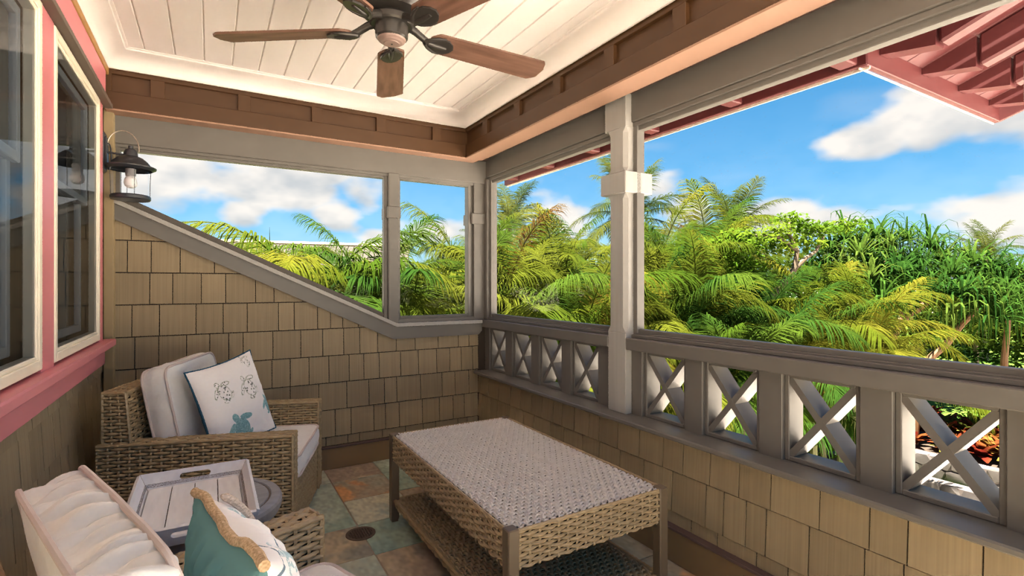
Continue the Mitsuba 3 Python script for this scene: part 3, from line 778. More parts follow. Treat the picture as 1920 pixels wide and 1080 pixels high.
def pillow(key, mat, size, thick, front, back, trim, trim_r, seed, wr=0.005, sides=(0, 1, 2, 3)):
    """square throw pillow in the local xy plane, front towards +z"""
    n = 61
    g = np.linspace(-1, 1, n)
    gx, gy = np.meshgrid(np.sign(g) * np.abs(g) ** 0.85, np.sign(g) * np.abs(g) ** 0.85, indexing='xy')
    prof = np.clip((1 - np.abs(gx) ** 2.4) * (1 - np.abs(gy) ** 2.4), 0, 1) ** 0.56
    sx = gx * (1 - 0.075 * (1 - gy ** 2) * np.abs(gx) ** 3)
    sy = gy * (1 - 0.075 * (1 - gx ** 2) * np.abs(gy) ** 3)
    ang = np.arctan2(gy, gx)
    rad = np.maximum(np.abs(gx), np.abs(gy))
    q = np.stack([gx * 2.2, gy * 2.2, np.full_like(gx, seed)], -1)
    fold = meshkit.noise(np.stack([ang * 5.5 + meshkit.noise(q * 2, seed) * 1.4, rad * 1.2, np.full_like(gx, seed)], -1), seed)
    keys = []
    bodies = []
    for sgn in (1, -1):
        z = sgn * (thick / 2 * prof + wr * (np.abs(2 * fold - 1) - 0.4) * 1.6 * np.clip((1 - rad) * 7, 0, 1) * rad ** 1.3 + wr * 1.2 * (meshkit.fbm(q * 3, 3, seed + sgn) - 0.5) * np.clip((1 - rad) * 6, 0, 1))
        V = np.stack([sx * size / 2, sy * size / 2, z], -1).reshape(-1, 3)
        i = (np.arange(n - 1)[:, None] * n + np.arange(n - 1)[None]).ravel()
        F = np.vstack([np.stack([i, i + 1, i + n + 1], -1), np.stack([i, i + n + 1, i + n], -1)])
        if sgn < 0: F = F[:, ::-1]
        m = trimesh.Trimesh(V, F, process=False)
        uv = np.stack([(gx.ravel() + 1) / 2, (gy.ravel() + 1) / 2], -1)
        bodies.append((moved(m, mat), uv))
    part(key, 'front', bodies[0][0], front, smooth=True, uv=bodies[0][1], label='white printed front')
    part(key, 'back', bodies[1][0], back, smooth=True, label='plain back')
    e = np.linspace(-1, 1, 40)
    pin = 1 - 0.075 * (1 - e ** 2)
    edges = [np.stack([e, -pin], -1), np.stack([pin, e], -1), np.stack([-e, pin], -1), np.stack([-pin, -e], -1)]
    loop = np.vstack([edges[k][:-1] for k in range(4)]) * size / 2
    if len(sides) == 4:
        L3 = np.concatenate([loop, np.zeros((len(loop), 1))], 1)
        part(key, 'piping', moved(tube(L3, trim_r, 7, closed=True), mat), trim)
    else:
        for k in sides:
            L3 = np.concatenate([edges[k] * size / 2, np.zeros((40, 1))], 1)
            wob = (meshkit.noise(np.stack([e * 4, e * 0 + k, e * 0], -1), seed) - 0.5) * 0.012
            L3[:, 2] += wob
            L3[:, :2] += wob[:, None] * 0.5
            part(key, 'trim_cord', moved(tube(L3, trim_r, 9), mat), trim)


UPV = np.array([0, 0, 1.0])


def seat_set(base, deg, tilt, who, pleat, seed):
    F, S = base[:3, 0], base[:3, 1]
    o = base[:3, 3]
    k = thing('seat_cushion', 'pale beige seat cushion of the wicker armchair ' + who, 'cushion')
    w = CW - 2 * AT - 0.012
    body, pipes = cushion(w, 0.72, 0.108, 0.012, 0, 0.003, seed)
    c = o + F * (CD - 0.362) + S * (CW / 2) + UPV * 0.389
    mt = mat4(c, S, -F, UPV)
    part(k, 'cover', moved(body, mt), FABRIC, smooth=60)
    for p in pipes: part(k, 'piping', moved(p, mt), PIPING)
    k = thing('back_cushion', 'thick pale beige back cushion of the wicker armchair ' + who, 'cushion')
    ct, st = math.cos(math.radians(tilt)), math.sin(math.radians(tilt))
    up = UPV * ct - F * st
    nf = F * ct + UPV * st
    body, pipes = cushion(0.655, 0.465, 0.108, 0.018, pleat, 0.007, seed + 7, r=0.055, m=480 if pleat else 240)
    c = o + F * 0.235 + S * (CW / 2) + UPV * 0.688
    mt = mat4(c, S, up, nf)
    part(k, 'cover', moved(body, mt), FABRIC, smooth=60)
    for p in pipes: part(k, 'piping', moved(p, mt), PIPING)


R1, R2 = -19.0, 20.0
f1 = np.array([math.cos(math.radians(R1)), math.sin(math.radians(R1))])
o1 = np.array([0.36, 2.77]) - CD * f1
b1 = wicker_chair(o1, R1, 'wicker armchair in the far corner beside the shingled back wall')
seat_set(b1, R1, 11, 'in the far corner', 0.0, 3)
f2 = np.array([math.cos(math.radians(R2)), math.sin(math.radians(R2))])
s2 = np.array([-f2[1], f2[0]])
o2 = np.array([0.29, 1.86]) - CD * f2 - CW * s2
b2 = wicker_chair(o2, R2, 'wicker armchair nearest the camera with its arm beside the side table', 0.74)
seat_set(b2, R2, 12, 'nearest the camera', 0.046, 14)


def ortho(a, up_hint):
    a = np.array(a, float); a /= np.linalg.norm(a)
    u = np.array(up_hint, float); u -= a * (a @ u); u /= np.linalg.norm(u)
    return a, u, np.cross(a, u)


k = thing('throw_pillow', 'white throw pillow printed with sea turtles leaning in the far armchair', 'pillow')
a, u, nn = ortho((0.26, 0.31, 0.045), (-0.24, -0.08, 0.44))
pillow(k, mat4(np.array([0.115, 3.26, 0.685]), a, u, nn), 0.50, 0.135, P1MAT, NAVYBACK, NAVYBACK, 0.0045, 3)
k = thing('throw_pillow', 'throw pillow with teal back and thick rope trim in the nearest armchair', 'pillow')
a, u, nn = ortho((-0.12, 0.47, 0.0), (-0.10, 0.02, 0.42))
if nn @ b2[:3, 0] < 0: nn = -nn; a = -a
PM2 = mat4(np.array([0.075, 1.235, 0.630]), a, u, nn)
pillow(k, PM2, 0.46, 0.20, P2MAT, TEALBACK, ROPE, 0.0105, 8, wr=0.011, sides=(2,))
e = np.linspace(-0.5, 1, 30)
part(k, 'sequin_band', moved(tube(np.stack([np.full(30, 0.135) , e * 0.15 + 0.08, 0.101 * np.clip(1 - np.abs(e * 0.65 + 0.3) ** 2.4, 0, 1) ** 0.56 * np.clip(1 - 0.59 ** 2.4, 0, 1) ** 0.56 + 0.004], -1), np.r_[0.004, np.full(28, 0.0095), 0.004], 8), PM2), SHELLT)
part(k, 'care_label', moved(bx(-0.02, 0.012, 0.10, 0.15, -0.094, -0.0925), PM2), M('label_white', (0.75, 0.75, 0.75), 0.7))

# ---- coffee table
TX0, TX1, TY0, TY1 = 0.882, 1.660, 1.520, 2.882
tb = thing('coffee_table', 'wicker coffee table with bronze legs and a lower woven shelf', 'table')
for x in (TX0, TX1 - 0.046):
    for y in (TY0, TY1 - 0.046):
        part(tb, 'leg', cat(bx(x, x + 0.046, y, y + 0.046, 0.012, 0.497, 0.004), bx(x + 0.005, x + 0.041, y + 0.005, y + 0.041, 0.0, 0.013)), TLEG)
ti = 0.012
x0, x1, y0, y1 = TX0 + ti, TX1 - ti, TY0 + ti, TY1 - ti
X, Y, Z, nX, nY = (1, 0, 0), (0, 1, 0), (0, 0, 1), (-1, 0, 0), (0, -1, 0)
RZ = 0.022
zt, za = 0.487, 0.348


def top_weave(xa, xb, ya, yb, z, **kw):
    w = weave(yb - ya, xb - xa, **kw)            # strands along y
    return moved(w, mat4(np.array([xb, ya, z]), (0, 1, 0), (-1, 0, 0), UPV))


tp = part(tb, 'woven_top', top_weave(x0 + 0.012, x1 - 0.012, y0 + 0.012, y1 - 0.012, zt, row=0.0172, stake=0.0265, r=0.0088, amp=0.0052, fill=0.66), WICKG, smooth=50, kind='stuff', label='grey brown woven top')
part(tb, 'woven_apron', cat(
    wpanel((x0, y0, za), X, Z, x1 - x0, zt - za, row=0.0142, stake=0.043, r=0.0085, amp=0.0046, fill=0.86), wpanel((x1, y1, za), nX, Z, x1 - x0, zt - za, row=0.0142, stake=0.043, r=0.0085, amp=0.0046, fill=0.86),
    wpanel((x0, y1, za), nY, Z, y1 - y0, zt - za, row=0.0142, stake=0.043, r=0.0085, amp=0.0046, fill=0.86), wpanel((x1, y0, za), Y, Z, y1 - y0, zt - za, row=0.0142, stake=0.043, r=0.0085, amp=0.0046, fill=0.86),
    braid((x0, y0, zt), (x1, y0, zt), 0.0065, 0.02), braid((x0, y1, zt), (x1, y1, zt), 0.0065, 0.02), braid((x0, y0, zt), (x0, y1, zt), 0.0065, 0.05), braid((x1, y0, zt), (x1, y1, zt), 0.0065, 0.05)), WICK, smooth=50, kind='stuff')
part(tp, 'core', bx(x0 + 0.008, x1 - 0.008, y0 + 0.008, y1 - 0.008, za + 0.006, zt - 0.008), WCORE)
zs = 0.118
sh = part(tb, 'shelf', cat(top_weave(x0 + 0.02, x1 - 0.02, y0 + 0.02, y1 - 0.02, zs, row=0.0172, stake=0.0285, r=0.0088, amp=0.005, fill=0.7), *[wpanel(*a) for a in (((x0 + 0.012, y0 + 0.012, zs - 0.035), X, Z, x1 - x0 - 0.024, 0.035), ((x0 + 0.012, y1 - 0.012, zs - 0.035), nY, Z, y1 - y0 - 0.024, 0.035))],
          *[braid(p, q, 0.011, 0.024) for p, q in (((x0 + 0.012, y0 + 0.012, zs), (x1 - 0.012, y0 + 0.012, zs)), ((x0 + 0.012, y0 + 0.012, zs), (x0 + 0.012, y1 - 0.012, zs)), ((x1 - 0.012, y0 + 0.012, zs), (x1 - 0.012, y1 - 0.012, zs)), ((x0 + 0.012, y1 - 0.012, zs), (x1 - 0.012, y1 - 0.012, zs)))]), WICK, smooth=50, kind='stuff')
part(sh, 'core', bx(x0 + 0.018, x1 - 0.018, y0 + 0.018, y1 - 0.018, zs - 0.034, zs - 0.008), WCORE)

# ---- round side table and the tray on it
GREYW = M('side_table_grey', proc(lambda p, n, uv: mix((0.20, 0.20, 0.21), (0.27, 0.27, 0.285), fbm(p.x * 5, p.y * 60, p.z * 9))), 0.32, spec=0.5)
DWOOD = M('side_table_dark', (0.10, 0.075, 0.06), 0.5)
sc = (-0.035, 2.225, 0.0)
st = thing('side_table', 'round grey side table between the two wicker armchairs', 'table')
part(st, 'top', lathe([(0, 0.475), (0.262, 0.475), (0.272, 0.482), (0.280, 0.50), (0.281, 0.520), (0.276, 0.531), (0.262, 0.535), (0.243, 0.535), (0.240, 0.530), (0.234, 0.530), (0.231, 0.535), (0, 0.535)], 72, sc), GREYW, smooth=25)
part(st, 'groove', lathe([(0.2335, 0.5285), (0.2405, 0.5285), (0.2405, 0.5310), (0.2335, 0.5310)], 72, sc), DWOOD, smooth=25, label='dark inlaid ring')
for q in range(4):
    a = math.radians(45 + 90 * q)
    part(st, 'leg', tube([(sc[0] + 0.20 * math.cos(a), sc[1] + 0.20 * math.sin(a), 0.0), (sc[0] + 0.19 * math.cos(a), sc[1] + 0.19 * math.sin(a), 0.476)], [0.017, 0.021], 10), DWOOD)
part(st, 'shelf', lathe([(0, 0.17), (0.2, 0.17), (0.207, 0.176), (0.207, 0.19), (0.2, 0.196), (0, 0.196)], 48, sc), GREYW, smooth=25)

TRAYW = M('tray_white', proc(lambda p, n, uv: mix((0.64, 0.65, 0.68), (0.78, 0.79, 0.82), fbm(p.x * 60, p.y * 9, p.z * 40))), 0.5)
tray = thing('serving_tray', 'white plank serving tray with flared sides and handle slots on the round side table', 'tray')
TC = np.array([-0.0525, 2.182, 0.536])
hw, hl, fl, ht = 0.155, 0.255, 0.030, 0.066
part(tray, 'base', moved(bx(-hw, hw, -hl, hl, 0.0, 0.007), trimesh.transformations.translation_matrix(TC)), DWOOD)
nb = 4
for q in range(nb):
    a0, a1 = -hw + 2 * hw * q / nb + 0.0016, -hw + 2 * hw * (q + 1) / nb - 0.0016
    part(tray, 'board', moved(bx(a0, a1, -hl + 0.002, hl - 0.002, 0.0065, 0.0135, 0.0015), trimesh.transformations.translation_matrix(TC)), TRAYW)


def tray_side(L0, L1, slot):
    """flared side in its own plane: x along, y up the slope"""
    hh = math.hypot(ht, fl)
    p = sg.Polygon([(-L0, 0), (L0, 0), (L1, hh), (-L1, hh)])
    if slot: p = p.difference(sg.LineString([(-0.042, hh * 0.60), (0.042, hh * 0.60)]).buffer(0.0115))
    m = extrude(p, 0.011)
    return m


for sx, sy in ((0, 1), (0, -1), (1, 0), (-1, 0)):
    long = sx != 0
    L0, L1 = (hl, hl + fl) if long else (hw, hw + fl)
    m = tray_side(L0 - 0.001, L1 - 0.001, not long)
    out = np.array([sx, sy, 0.0])
    ez = out
    up = (UPV * ht + out * fl) / math.hypot(ht, fl)
    ex = np.cross(up, np.cross(UPV, up)) * 0 + np.array([-sy, sx, 0.0])
    nz = np.cross(ex, up)
    if nz @ out < 0: ex = -ex; nz = -nz
    d = hl if not long else hw
    part(tray, 'side', moved(m, mat4(TC + out * d, ex, up, nz)), TRAYW, smooth=False)
for z in (0.018, 0.0225, 0.027):
    k_ = fl / ht * z - 0.0009
    P = [TC + np.array([sx * (hw + k_), sy * (hl + k_), z]) for sx, sy in ((1, 1), (-1, 1), (-1, -1), (1, -1))]
    part(tray, 'bead', cat(*[tube([P[i], P[(i + 1) % 4]], 0.0009, 5) for i in range(4)]), DWOOD)

# ---- floor drain
dn = thing('floor_drain', 'round dark metal drain grate in the slate floor', 'drain')
DM = M('drain_metal', (0.14, 0.10, 0.08), 0.45, metallic=0.6)
dc = (0.70, 2.797, 0.0)
part(dn, 'rim', lathe([(0.062, 0.0005), (0.078, 0.0005), (0.078, 0.004), (0.062, 0.004), (0.062, 0.0005)], 40, dc), DM)
part(dn, 'well', lathe([(0, 0.0008), (0.063, 0.0008), (0.063, 0.0014), (0, 0.0014)], 32, dc), M('drain_dark', (0.015, 0.013, 0.012), 0.9))
for q in range(-4, 5):
    o = q * 0.0135
    L = math.sqrt(0.062 ** 2 - o * o)
    part(dn, 'bar', bx(dc[0] - L, dc[0] + L, dc[1] + o - 0.0025, dc[1] + o + 0.0025, 0.0014, 0.0045), DM)
    part(dn, 'bar', bx(dc[0] + o - 0.0025, dc[0] + o + 0.0025, dc[1] - L, dc[1] + L, 0.0014, 0.004), DM)

# ---- ceiling fan
FM = M('fan_bronze', (0.035, 0.032, 0.03), 0.32, spec=0.7, metallic=0.3)
FB = M('fan_blade_wood', proc(lambda p, n, uv: mix((0.075, 0.038, 0.027), (0.18, 0.098, 0.07), fbm(uv.x * 5, uv.y * 42, 1.0, 4))), 0.38, spec=0.5)
FCUP = M('fan_cup', (0.24, 0.17, 0.15), 0.4)
fan = thing('ceiling_fan', 'dark bronze ceiling fan with five wooden blades on the white ceiling', 'ceiling fan')
fc = (0.64, 2.055, 0.0)
part(fan, 'motor_housing', lathe([(0, 2.445), (0.085, 2.445), (0.122, 2.452), (0.142, 2.475), (0.146, 2.52), (0.140, 2.56), (0.118, 2.585), (0.07, 2.60), (0, 2.60)], 56, fc), FM, smooth=30)
part(fan, 'flywheel', lathe([(0, 2.405), (0.082, 2.405), (0.088, 2.412), (0.088, 2.432), (0.075, 2.447), (0, 2.447)], 48, fc), FM, smooth=30)
sw = part(fan, 'switch_cup', lathe([(0.058, 2.352), (0.064, 2.358), (0.066, 2.37), (0.066, 2.405), (0.055, 2.41)], 48, fc), FM, smooth=30)
part(sw, 'end_plate', lathe([(0, 2.332), (0.030, 2.333), (0.032, 2.336), (0.042, 2.338), (0.046, 2.342), (0.054, 2.346), (0.059, 2.354), (0, 2.354)], 48, fc), FCUP, smooth=25, label='paler end plate')
part(sw, 'plug', lathe([(0, 2.3305), (0.004, 2.331), (0.004, 2.336), (0, 2.336)], 12, fc), FM)
part(fan, 'neck', lathe([(0, 2.60), (0.05, 2.60), (0.046, 2.63), (0.07, 2.68), (0.08, 2.716), (0, 2.716)], 40, fc), FM, smooth=30)
for q in range(8):
    a = q * math.pi / 4 + 0.2
    part(fan, 'brass_rib', moved(cat(bx(0.138, 0.150, -0.013, 0.013, 2.485, 2.55, 0.005)), trimesh.transformations.translation_matrix(fc) @ trimesh.transformations.rotation_matrix(a, [0, 0, 1])), M('fan_rib', (0.30, 0.21, 0.12), 0.4) if q == 0 else 'mat_fan_rib')
BL0, BL1, BW0, BW1 = 0.165, 0.745, 0.118, 0.142
bo = []
for s in np.linspace(0, 1, 14)[1:-1]:
    pass
poly = sg.Polygon([(BL0 + 0.03, -BW0 / 2), (BL1 - 0.02, -BW1 / 2), (BL1, -BW1 / 2 + 0.05), (BL1 - 0.005, BW1 / 2 - 0.03), (BL1 - 0.04, BW1 / 2), (BL0 + 0.03, BW0 / 2), (BL0, BW0 / 2 - 0.03), (BL0, -BW0 / 2 + 0.03)]).buffer(0.016).buffer(-0.032).buffer(0.016)
blade = extrude(poly, 0.009)
blade.apply_translation([0, 0, -0.0045])
blade_b = trimesh.util.concatenate([blade])


def leaf_plate():
    pts = [(0.155, 0.010), (0.175, 0.026), (0.205, 0.040), (0.24, 0.038), (0.262, 0.02), (0.27, 0.0)]
    p = sg.Polygon(pts + [(x, -y) for x, y in pts[::-1]]).buffer(0.004)
    m = extrude(p, 0.008)
    m.apply_translation([0, 0, -0.014])
    return m


for q in range(5):
    a = math.radians(1.5 + 72 * q)
    Rm = trimesh.transformations.translation_matrix([fc[0], fc[1], 2.385]) @ trimesh.transformations.rotation_matrix(a, [0, 0, 1]) @ trimesh.transformations.rotation_matrix(math.radians(-13), [1, 0, 0])
    m = blade.copy()
    uv = np.stack([m.vertices[:, 0] + q, m.vertices[:, 1]], -1)
    part(fan, 'blade', moved(m, Rm), FB, smooth=False, uv=uv)
    Rf = trimesh.transformations.translation_matrix([fc[0], fc[1], 2.385]) @ trimesh.transformations.rotation_matrix(a, [0, 0, 1])
    arm = tube([(0.07, 0.0, 0.035), (0.10, 0.0, 0.026), (0.14, 0.0, 0.004), (0.165, 0.0, -0.008), (0.19, 0, -0.012), (0.24, 0, -0.012)], [0.017, 0.016, 0.0145, 0.014, 0.014, 0.008], 10)
    fork = [tube([(0.145, s * 0.004, -0.010), (0.165, s * 0.026, -0.011), (0.195, s * 0.042, -0.011), (0.225, s * 0.048, -0.010)], [0.010, 0.008, 0.007, 0.004], 8) for s in (-1, 1)]
    part(fan, 'blade_iron', cat(moved(cat(arm), Rf), moved(cat(leaf_plate(), *fork), Rm)), FM, smooth=40)

# ---- wall lantern
BLK = M('lantern_black', (0.022, 0.026, 0.035), 0.35, spec=0.7)
lt = thing('wall_lantern', 'dark carriage lantern with clear glass on the left wall above the sloped sill', 'lantern')
lx, ly, lz = -0.405, 3.745, 1.85
part(lt, 'back_plate', cat(bx(-0.548, -0.522, ly - 0.055, ly + 0.055, 2.00, 2.23, 0.01), bx(-0.524, -0.512, ly - 0.035, ly + 0.035, 2.03, 2.20, 0.005)), BLK)
part(lt, 'arm', tube([(-0.515, ly, 2.115), (-0.47, ly, 2.112), (lx, ly, 2.108)], 0.006, 8), BLK)
part(lt, 'cap', lathe([(0.106, 2.022), (0.126, 2.034), (0.128, 2.040), (0.10, 2.052), (0.083, 2.075), (0.06, 2.095), (0.036, 2.105), (0.034, 2.125), (0.026, 2.142), (0.012, 2.15), (0.012, 2.165), (0, 2.168)], 40, (lx, ly, 0)), BLK, smooth=35)
part(lt, 'base_ring', lathe([(0, 1.846), (0.094, 1.846), (0.099, 1.852), (0.099, 1.868), (0.092, 1.874), (0.060, 1.876), (0, 1.876)], 40, (lx, ly, 0)), BLK, smooth=35)
part(lt, 'glass', lathe([(0.089, 1.874), (0.089, 2.03)], 40, (lx, ly, 0)), 'mat_pane', smooth=True, label='clear glass cylinder')
part(lt, 'socket', lathe([(0.02, 1.985), (0.026, 1.99), (0.026, 2.03), (0, 2.03)], 20, (lx, ly, 0)), M('socket_grey', (0.25, 0.25, 0.27), 0.4), smooth=35)
part(lt, 'bulb', lathe([(0, 1.915), (0.018, 1.919), (0.030, 1.931), (0.034, 1.948), (0.031, 1.966), (0.022, 1.986), (0, 1.988)], 24, (lx, ly, 0)), M('bulb_white', (0.80, 0.82, 0.86), 0.25), smooth=True, label='frosted white bulb')
tt = np.linspace(math.radians(-10), math.radians(190), 26)
part(lt, 'wire_bail', tube(np.stack([lx - 0.035 + 0.075 * np.cos(tt), np.full(26, ly), 2.15 + 0.10 * np.sin(tt)], -1), 0.003, 6), M('bail_wire', (0.45, 0.40, 0.34), 0.35, metallic=0.8), label='thin wire loop')
for b in (0.3, 1.87, 3.44, 5.0):
    part(lt, 'guard_wire', tube([(lx + 0.095 * math.cos(b), ly + 0.095 * math.sin(b), 1.86), (lx + 0.096 * math.cos(b), ly + 0.096 * math.sin(b), 1.95), (lx + 0.10 * math.cos(b), ly + 0.10 * math.sin(b), 2.03)], 0.0016, 5), BLK)
tt = np.linspace(0, 2 * math.pi, 30)
part(lt, 'back_scroll', tube(np.stack([-0.508 + 0.03 * np.cos(tt) * 0.4, np.full(30, ly), 2.09 + 0.075 * np.sin(tt)], -1), 0.004, 6, closed=True), BLK)

# ================================================================== THE GARDEN BELOW (first floor porch: the ground lies 2.85 m lower)
G = -2.85
gr = random.Random(41)
struct('ground_lawn', bx(-3, 90, 1.5, 90, G - 0.5, G), M('lawn', proc(lambda p, n, uv: mix((0.03, 0.075, 0.009), (0.06, 0.105, 0.015), fbm(p.x * 0.9, p.y * 0.9, 1.0, 5)) * (0.7 + 0.6 * noise(p.x * 14, p.y * 14, 2.0))), 0.9, spec=0.1), 'green lawn below the porch', cat_='lawn')
struct('ground_deck', bx(-0.6, 2.1, -4.0, Y0, -0.12, -0.004), M('deck_stone', (0.20, 0.195, 0.185), 0.7), 'open stone deck behind the camera', cat_='floor')
struct('ground_terrace', cat(bx(2.2, 13.2, -14.0, 5.2, G, G + 0.03), bx(-8.0, 2.2, -14.0, -3.0, G, G + 0.03), bx(-1.0, 9.0, 4.2, 6.0, G, G + 0.02)), M('pale_paving', proc(lambda p, n, uv: mix((0.63, 0.585, 0.54), (0.73, 0.685, 0.64), fbm(p.x * 1.6, p.y * 1.6, 4.0, 4))), 0.8), 'pale warm paving below the porch', cat_='paving')

# ---- leaves
LEAF = lambda key, a, b, f, tr=0.9, rough=0.45: scene.__setitem__('mat_' + key, {'type': 'principledthin', 'base_color': proc(lambda p, n, uv: mix(a, b, smoothstep(0.3, 0.7, noise(p.x * f, p.y * f, p.z * f))) * (0.75 + 0.5 * noise(p.x * 23, p.y * 23, p.z * 23))), 'roughness': rough, 'diff_trans': tr, 'spec_trans': 0.0, 'eta': 1.4}) or 'mat_' + key
ARECA = [LEAF('areca_leaf', (0.031, 0.060, 0.0058), (0.073, 0.088, 0.0094), 1.3), LEAF('areca_leaf_yellow', (0.058, 0.081, 0.0071), (0.101, 0.103, 0.0116), 1.6), LEAF('areca_leaf_green', (0.019, 0.052, 0.0082), (0.045, 0.077, 0.0094), 1.5)]
DRYL = LEAF('dry_leaf', (0.071, 0.034, 0.0059), (0.089, 0.056, 0.0118), 3.0)
COCO = [LEAF('coconut_leaf', (0.029, 0.044, 0.0082), (0.063, 0.073, 0.0128), 0.9)]
PANDL = [LEAF('pandanus_leaf', (0.015, 0.049, 0.0088), (0.034, 0.082, 0.0128), 1.1, 0.7, 0.34), LEAF('pandanus_leaf_light', (0.034, 0.077, 0.0106), (0.065, 0.106, 0.0174), 1.6, 0.7, 0.34)]
BROAD = LEAF('broad_leaf', (0.050, 0.106, 0.0086), (0.101, 0.157, 0.0143), 2.0)
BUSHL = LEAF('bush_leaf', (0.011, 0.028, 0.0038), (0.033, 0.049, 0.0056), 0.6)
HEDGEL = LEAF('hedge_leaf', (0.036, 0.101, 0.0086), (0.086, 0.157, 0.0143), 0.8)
BROML = [LEAF('bromeliad_red', (0.108, 0.013, 0.0078), (0.143, 0.041, 0.0130), 4.0, 0.6), LEAF('bromeliad_orange', (0.143, 0.052, 0.0130), (0.156, 0.099, 0.0207), 4.0, 0.6), LEAF('bromeliad_plum', (0.041, 0.013, 0.0156), (0.104, 0.031, 0.0260), 4.0, 0.6), LEAF('bromeliad_green', (0.026, 0.052, 0.0078), (0.104, 0.093, 0.0207), 4.0, 0.6)]
STEM = M('palm_stem', (0.120, 0.120, 0.0360), 0.6)
TRUNK = M('palm_trunk', proc(lambda p, n, uv: mix((0.096, 0.072, 0.0480), (0.180, 0.144, 0.1020), noise(p.x * 6, p.y * 6, p.z * 14))), 0.8)
OTRUNK = M('orange_trunk', proc(lambda p, n, uv: mix((0.113, 0.047, 0.0141), (0.140, 0.077, 0.0328), noise(p.x * 5, p.y * 5, p.z * 5))), 0.75)
TTRUNK = M('tan_trunk', proc(lambda p, n, uv: mix((0.078, 0.054, 0.0306), (0.102, 0.075, 0.0476), noise(p.x * 5, p.y * 5, p.z * 5))), 0.75)


def frond(L, e0, bend, n, ll, lw, vee, droop, seed, sweep=0.55, pw=1.35):
    """one pinnate leaf: base at the origin, leaving along +x at elevation e0, arching over by 'bend' degrees; leaflets in a V along the midrib"""
    r = np.random.RandomState(seed)
    ns = 15
    s = np.linspace(0, 1, ns)
    el = np.radians(e0 - bend * s ** pw)
    ds = L / (ns - 1)
    x = np.r_[0, np.cumsum(np.cos(el[:-1]) * ds)]
    z = np.r_[0, np.cumsum(np.sin(el[:-1]) * ds)]
    mid = np.stack([x, 0.03 * L * np.sin(s * 2.2 + seed) * s, z], -1)
    stem = tube(mid, np.linspace(0.016, 0.003, ns) * L / 1.8, 5)
    V, F = [], []
    off = 0
    t = np.linspace(0.16, 0.995, n)
    for side in (-1, 1):
        for k, tk in enumerate(t):
            if r.rand() < 0.03: continue
            p = np.array([np.interp(tk, s, mid[:, i]) for i in range(3)])
            a = np.interp(tk, s, el)
            fw = np.array([math.cos(a), 0, math.sin(a)])
            nm = np.array([-math.sin(a), 0, math.cos(a)])
            sd = np.array([0, side, 0.0])
            v = math.radians(vee + r.normal(0, 7))
            sw = sweep + 0.55 * tk ** 2 + r.normal(0, 0.06)
            d = (sd * math.cos(v) + nm * math.sin(v)) * math.cos(sw) + fw * math.sin(sw)
            l = ll * (math.sin(math.pi * min(0.12 + 0.80 * tk, 1.0)) ** 0.55) * (1 + r.normal(0, 0.06))
            w = lw * (0.7 + 0.3 * math.sin(math.pi * tk))
            wd = np.cross(d, nm); wd /= np.linalg.norm(wd) + 1e-9
            q1 = p + d * l * 0.38 + np.array([0, 0, -droop * 0.10 * l])
            d2 = d + np.array([0, 0, -droop * 0.75]); d2 /= np.linalg.norm(d2)
            q2 = q1 + d2 * l * 0.36
            d3 = d2 + np.array([0, 0, -droop * 0.8]); d3 /= np.linalg.norm(d3)
            q3 = q2 + d3 * l * 0.28
            V += [p - wd * w * 0.25, p + wd * w * 0.25, q1 - wd * w * 0.5, q1 + wd * w * 0.5, q2 - wd * w * 0.38, q2 + wd * w * 0.38, q3]
            F += [(off, off + 1, off + 3), (off, off + 3, off + 2), (off + 2, off + 3, off + 5), (off + 2, off + 5, off + 4), (off + 4, off + 5, off + 6)]
            off += 7
    return trimesh.util.concatenate([stem, trimesh.Trimesh(np.array(V), np.array(F), process=False)])


FILES = {}


def proto(key, make):
    if key not in FILES: FILES[key] = mikit.ply(make())
    return FILES[key]


def placed(parent, name, key, make, mat, x, y, z, az, sc, tiltx=0.0, label=None):
    d = {**proto(key, make), 'bsdf': {'type': 'ref', 'id': mat}, 'to_world': T().translate([x, y, z]).rotate([0, 0, 1], az).rotate([1, 0, 0], tiltx).scale(sc)}
    return part(parent, name, d, None, label=label)


# elevation at the base and total bend of the five ages of frond
AGES = [(82, 55), (68, 85), (52, 95), (34, 90), (14, 75)]


def areca(x, y, z, sc, n, label, hue, seed, az0=None, ages=(0, 1, 1, 2, 2, 3, 3, 4), group='areca palms crowded in the garden beyond the porch', dry=False):
    r = random.Random(seed)
    k = thing('areca_palm', label, 'palm', group)
    for i in range(n):
        a = ages[i * len(ages) // n]
        e0, bd = AGES[a]
        v = r.randrange(2)
        mat = ARECA[hue if r.random() < 0.68 else r.choice((0, 1, 2))]
        if dry and r.random() < 0.12: mat = DRYL
        az = (az0 if az0 is not None else seed * 51) + i * 137.5 + r.uniform(-15, 15)
        placed(k, 'frond', ('areca', a, v), lambda a=a, v=v: frond(1.8, AGES[a][0], AGES[a][1], 80, 0.62, 0.0195, 24, 1.05, a * 2 + v), mat, x + 0.05 * math.cos(math.radians(az)), y + 0.05 * math.sin(math.radians(az)), z - 0.05 * a, az, sc * r.uniform(0.85, 1.12), r.uniform(-12, 12))
    for q in range(2):
        bxx, byy = x + r.uniform(-0.35, 0.35), y + r.uniform(-0.35, 0.35)
        part(k, 'stem', tube([(bxx, byy, G), (x + (bxx - x) * 0.5, y + (byy - y) * 0.5, (G + z) / 2), (x, y, z + 0.05)], [0.06, 0.05, 0.035], 7), STEM)
    return k


def zone(x, y):
    """through which opening the photograph shows a plant standing at (x, y)"""
    a = math.degrees(math.atan2(x, y))
    return ('above the sloped sill' if a < 17.0 else 'in the narrow opening left of the corner post' if a < 26.3 else 'between the corner post and the square post' if a < 41.2 else 'in the wide opening right of the square post')


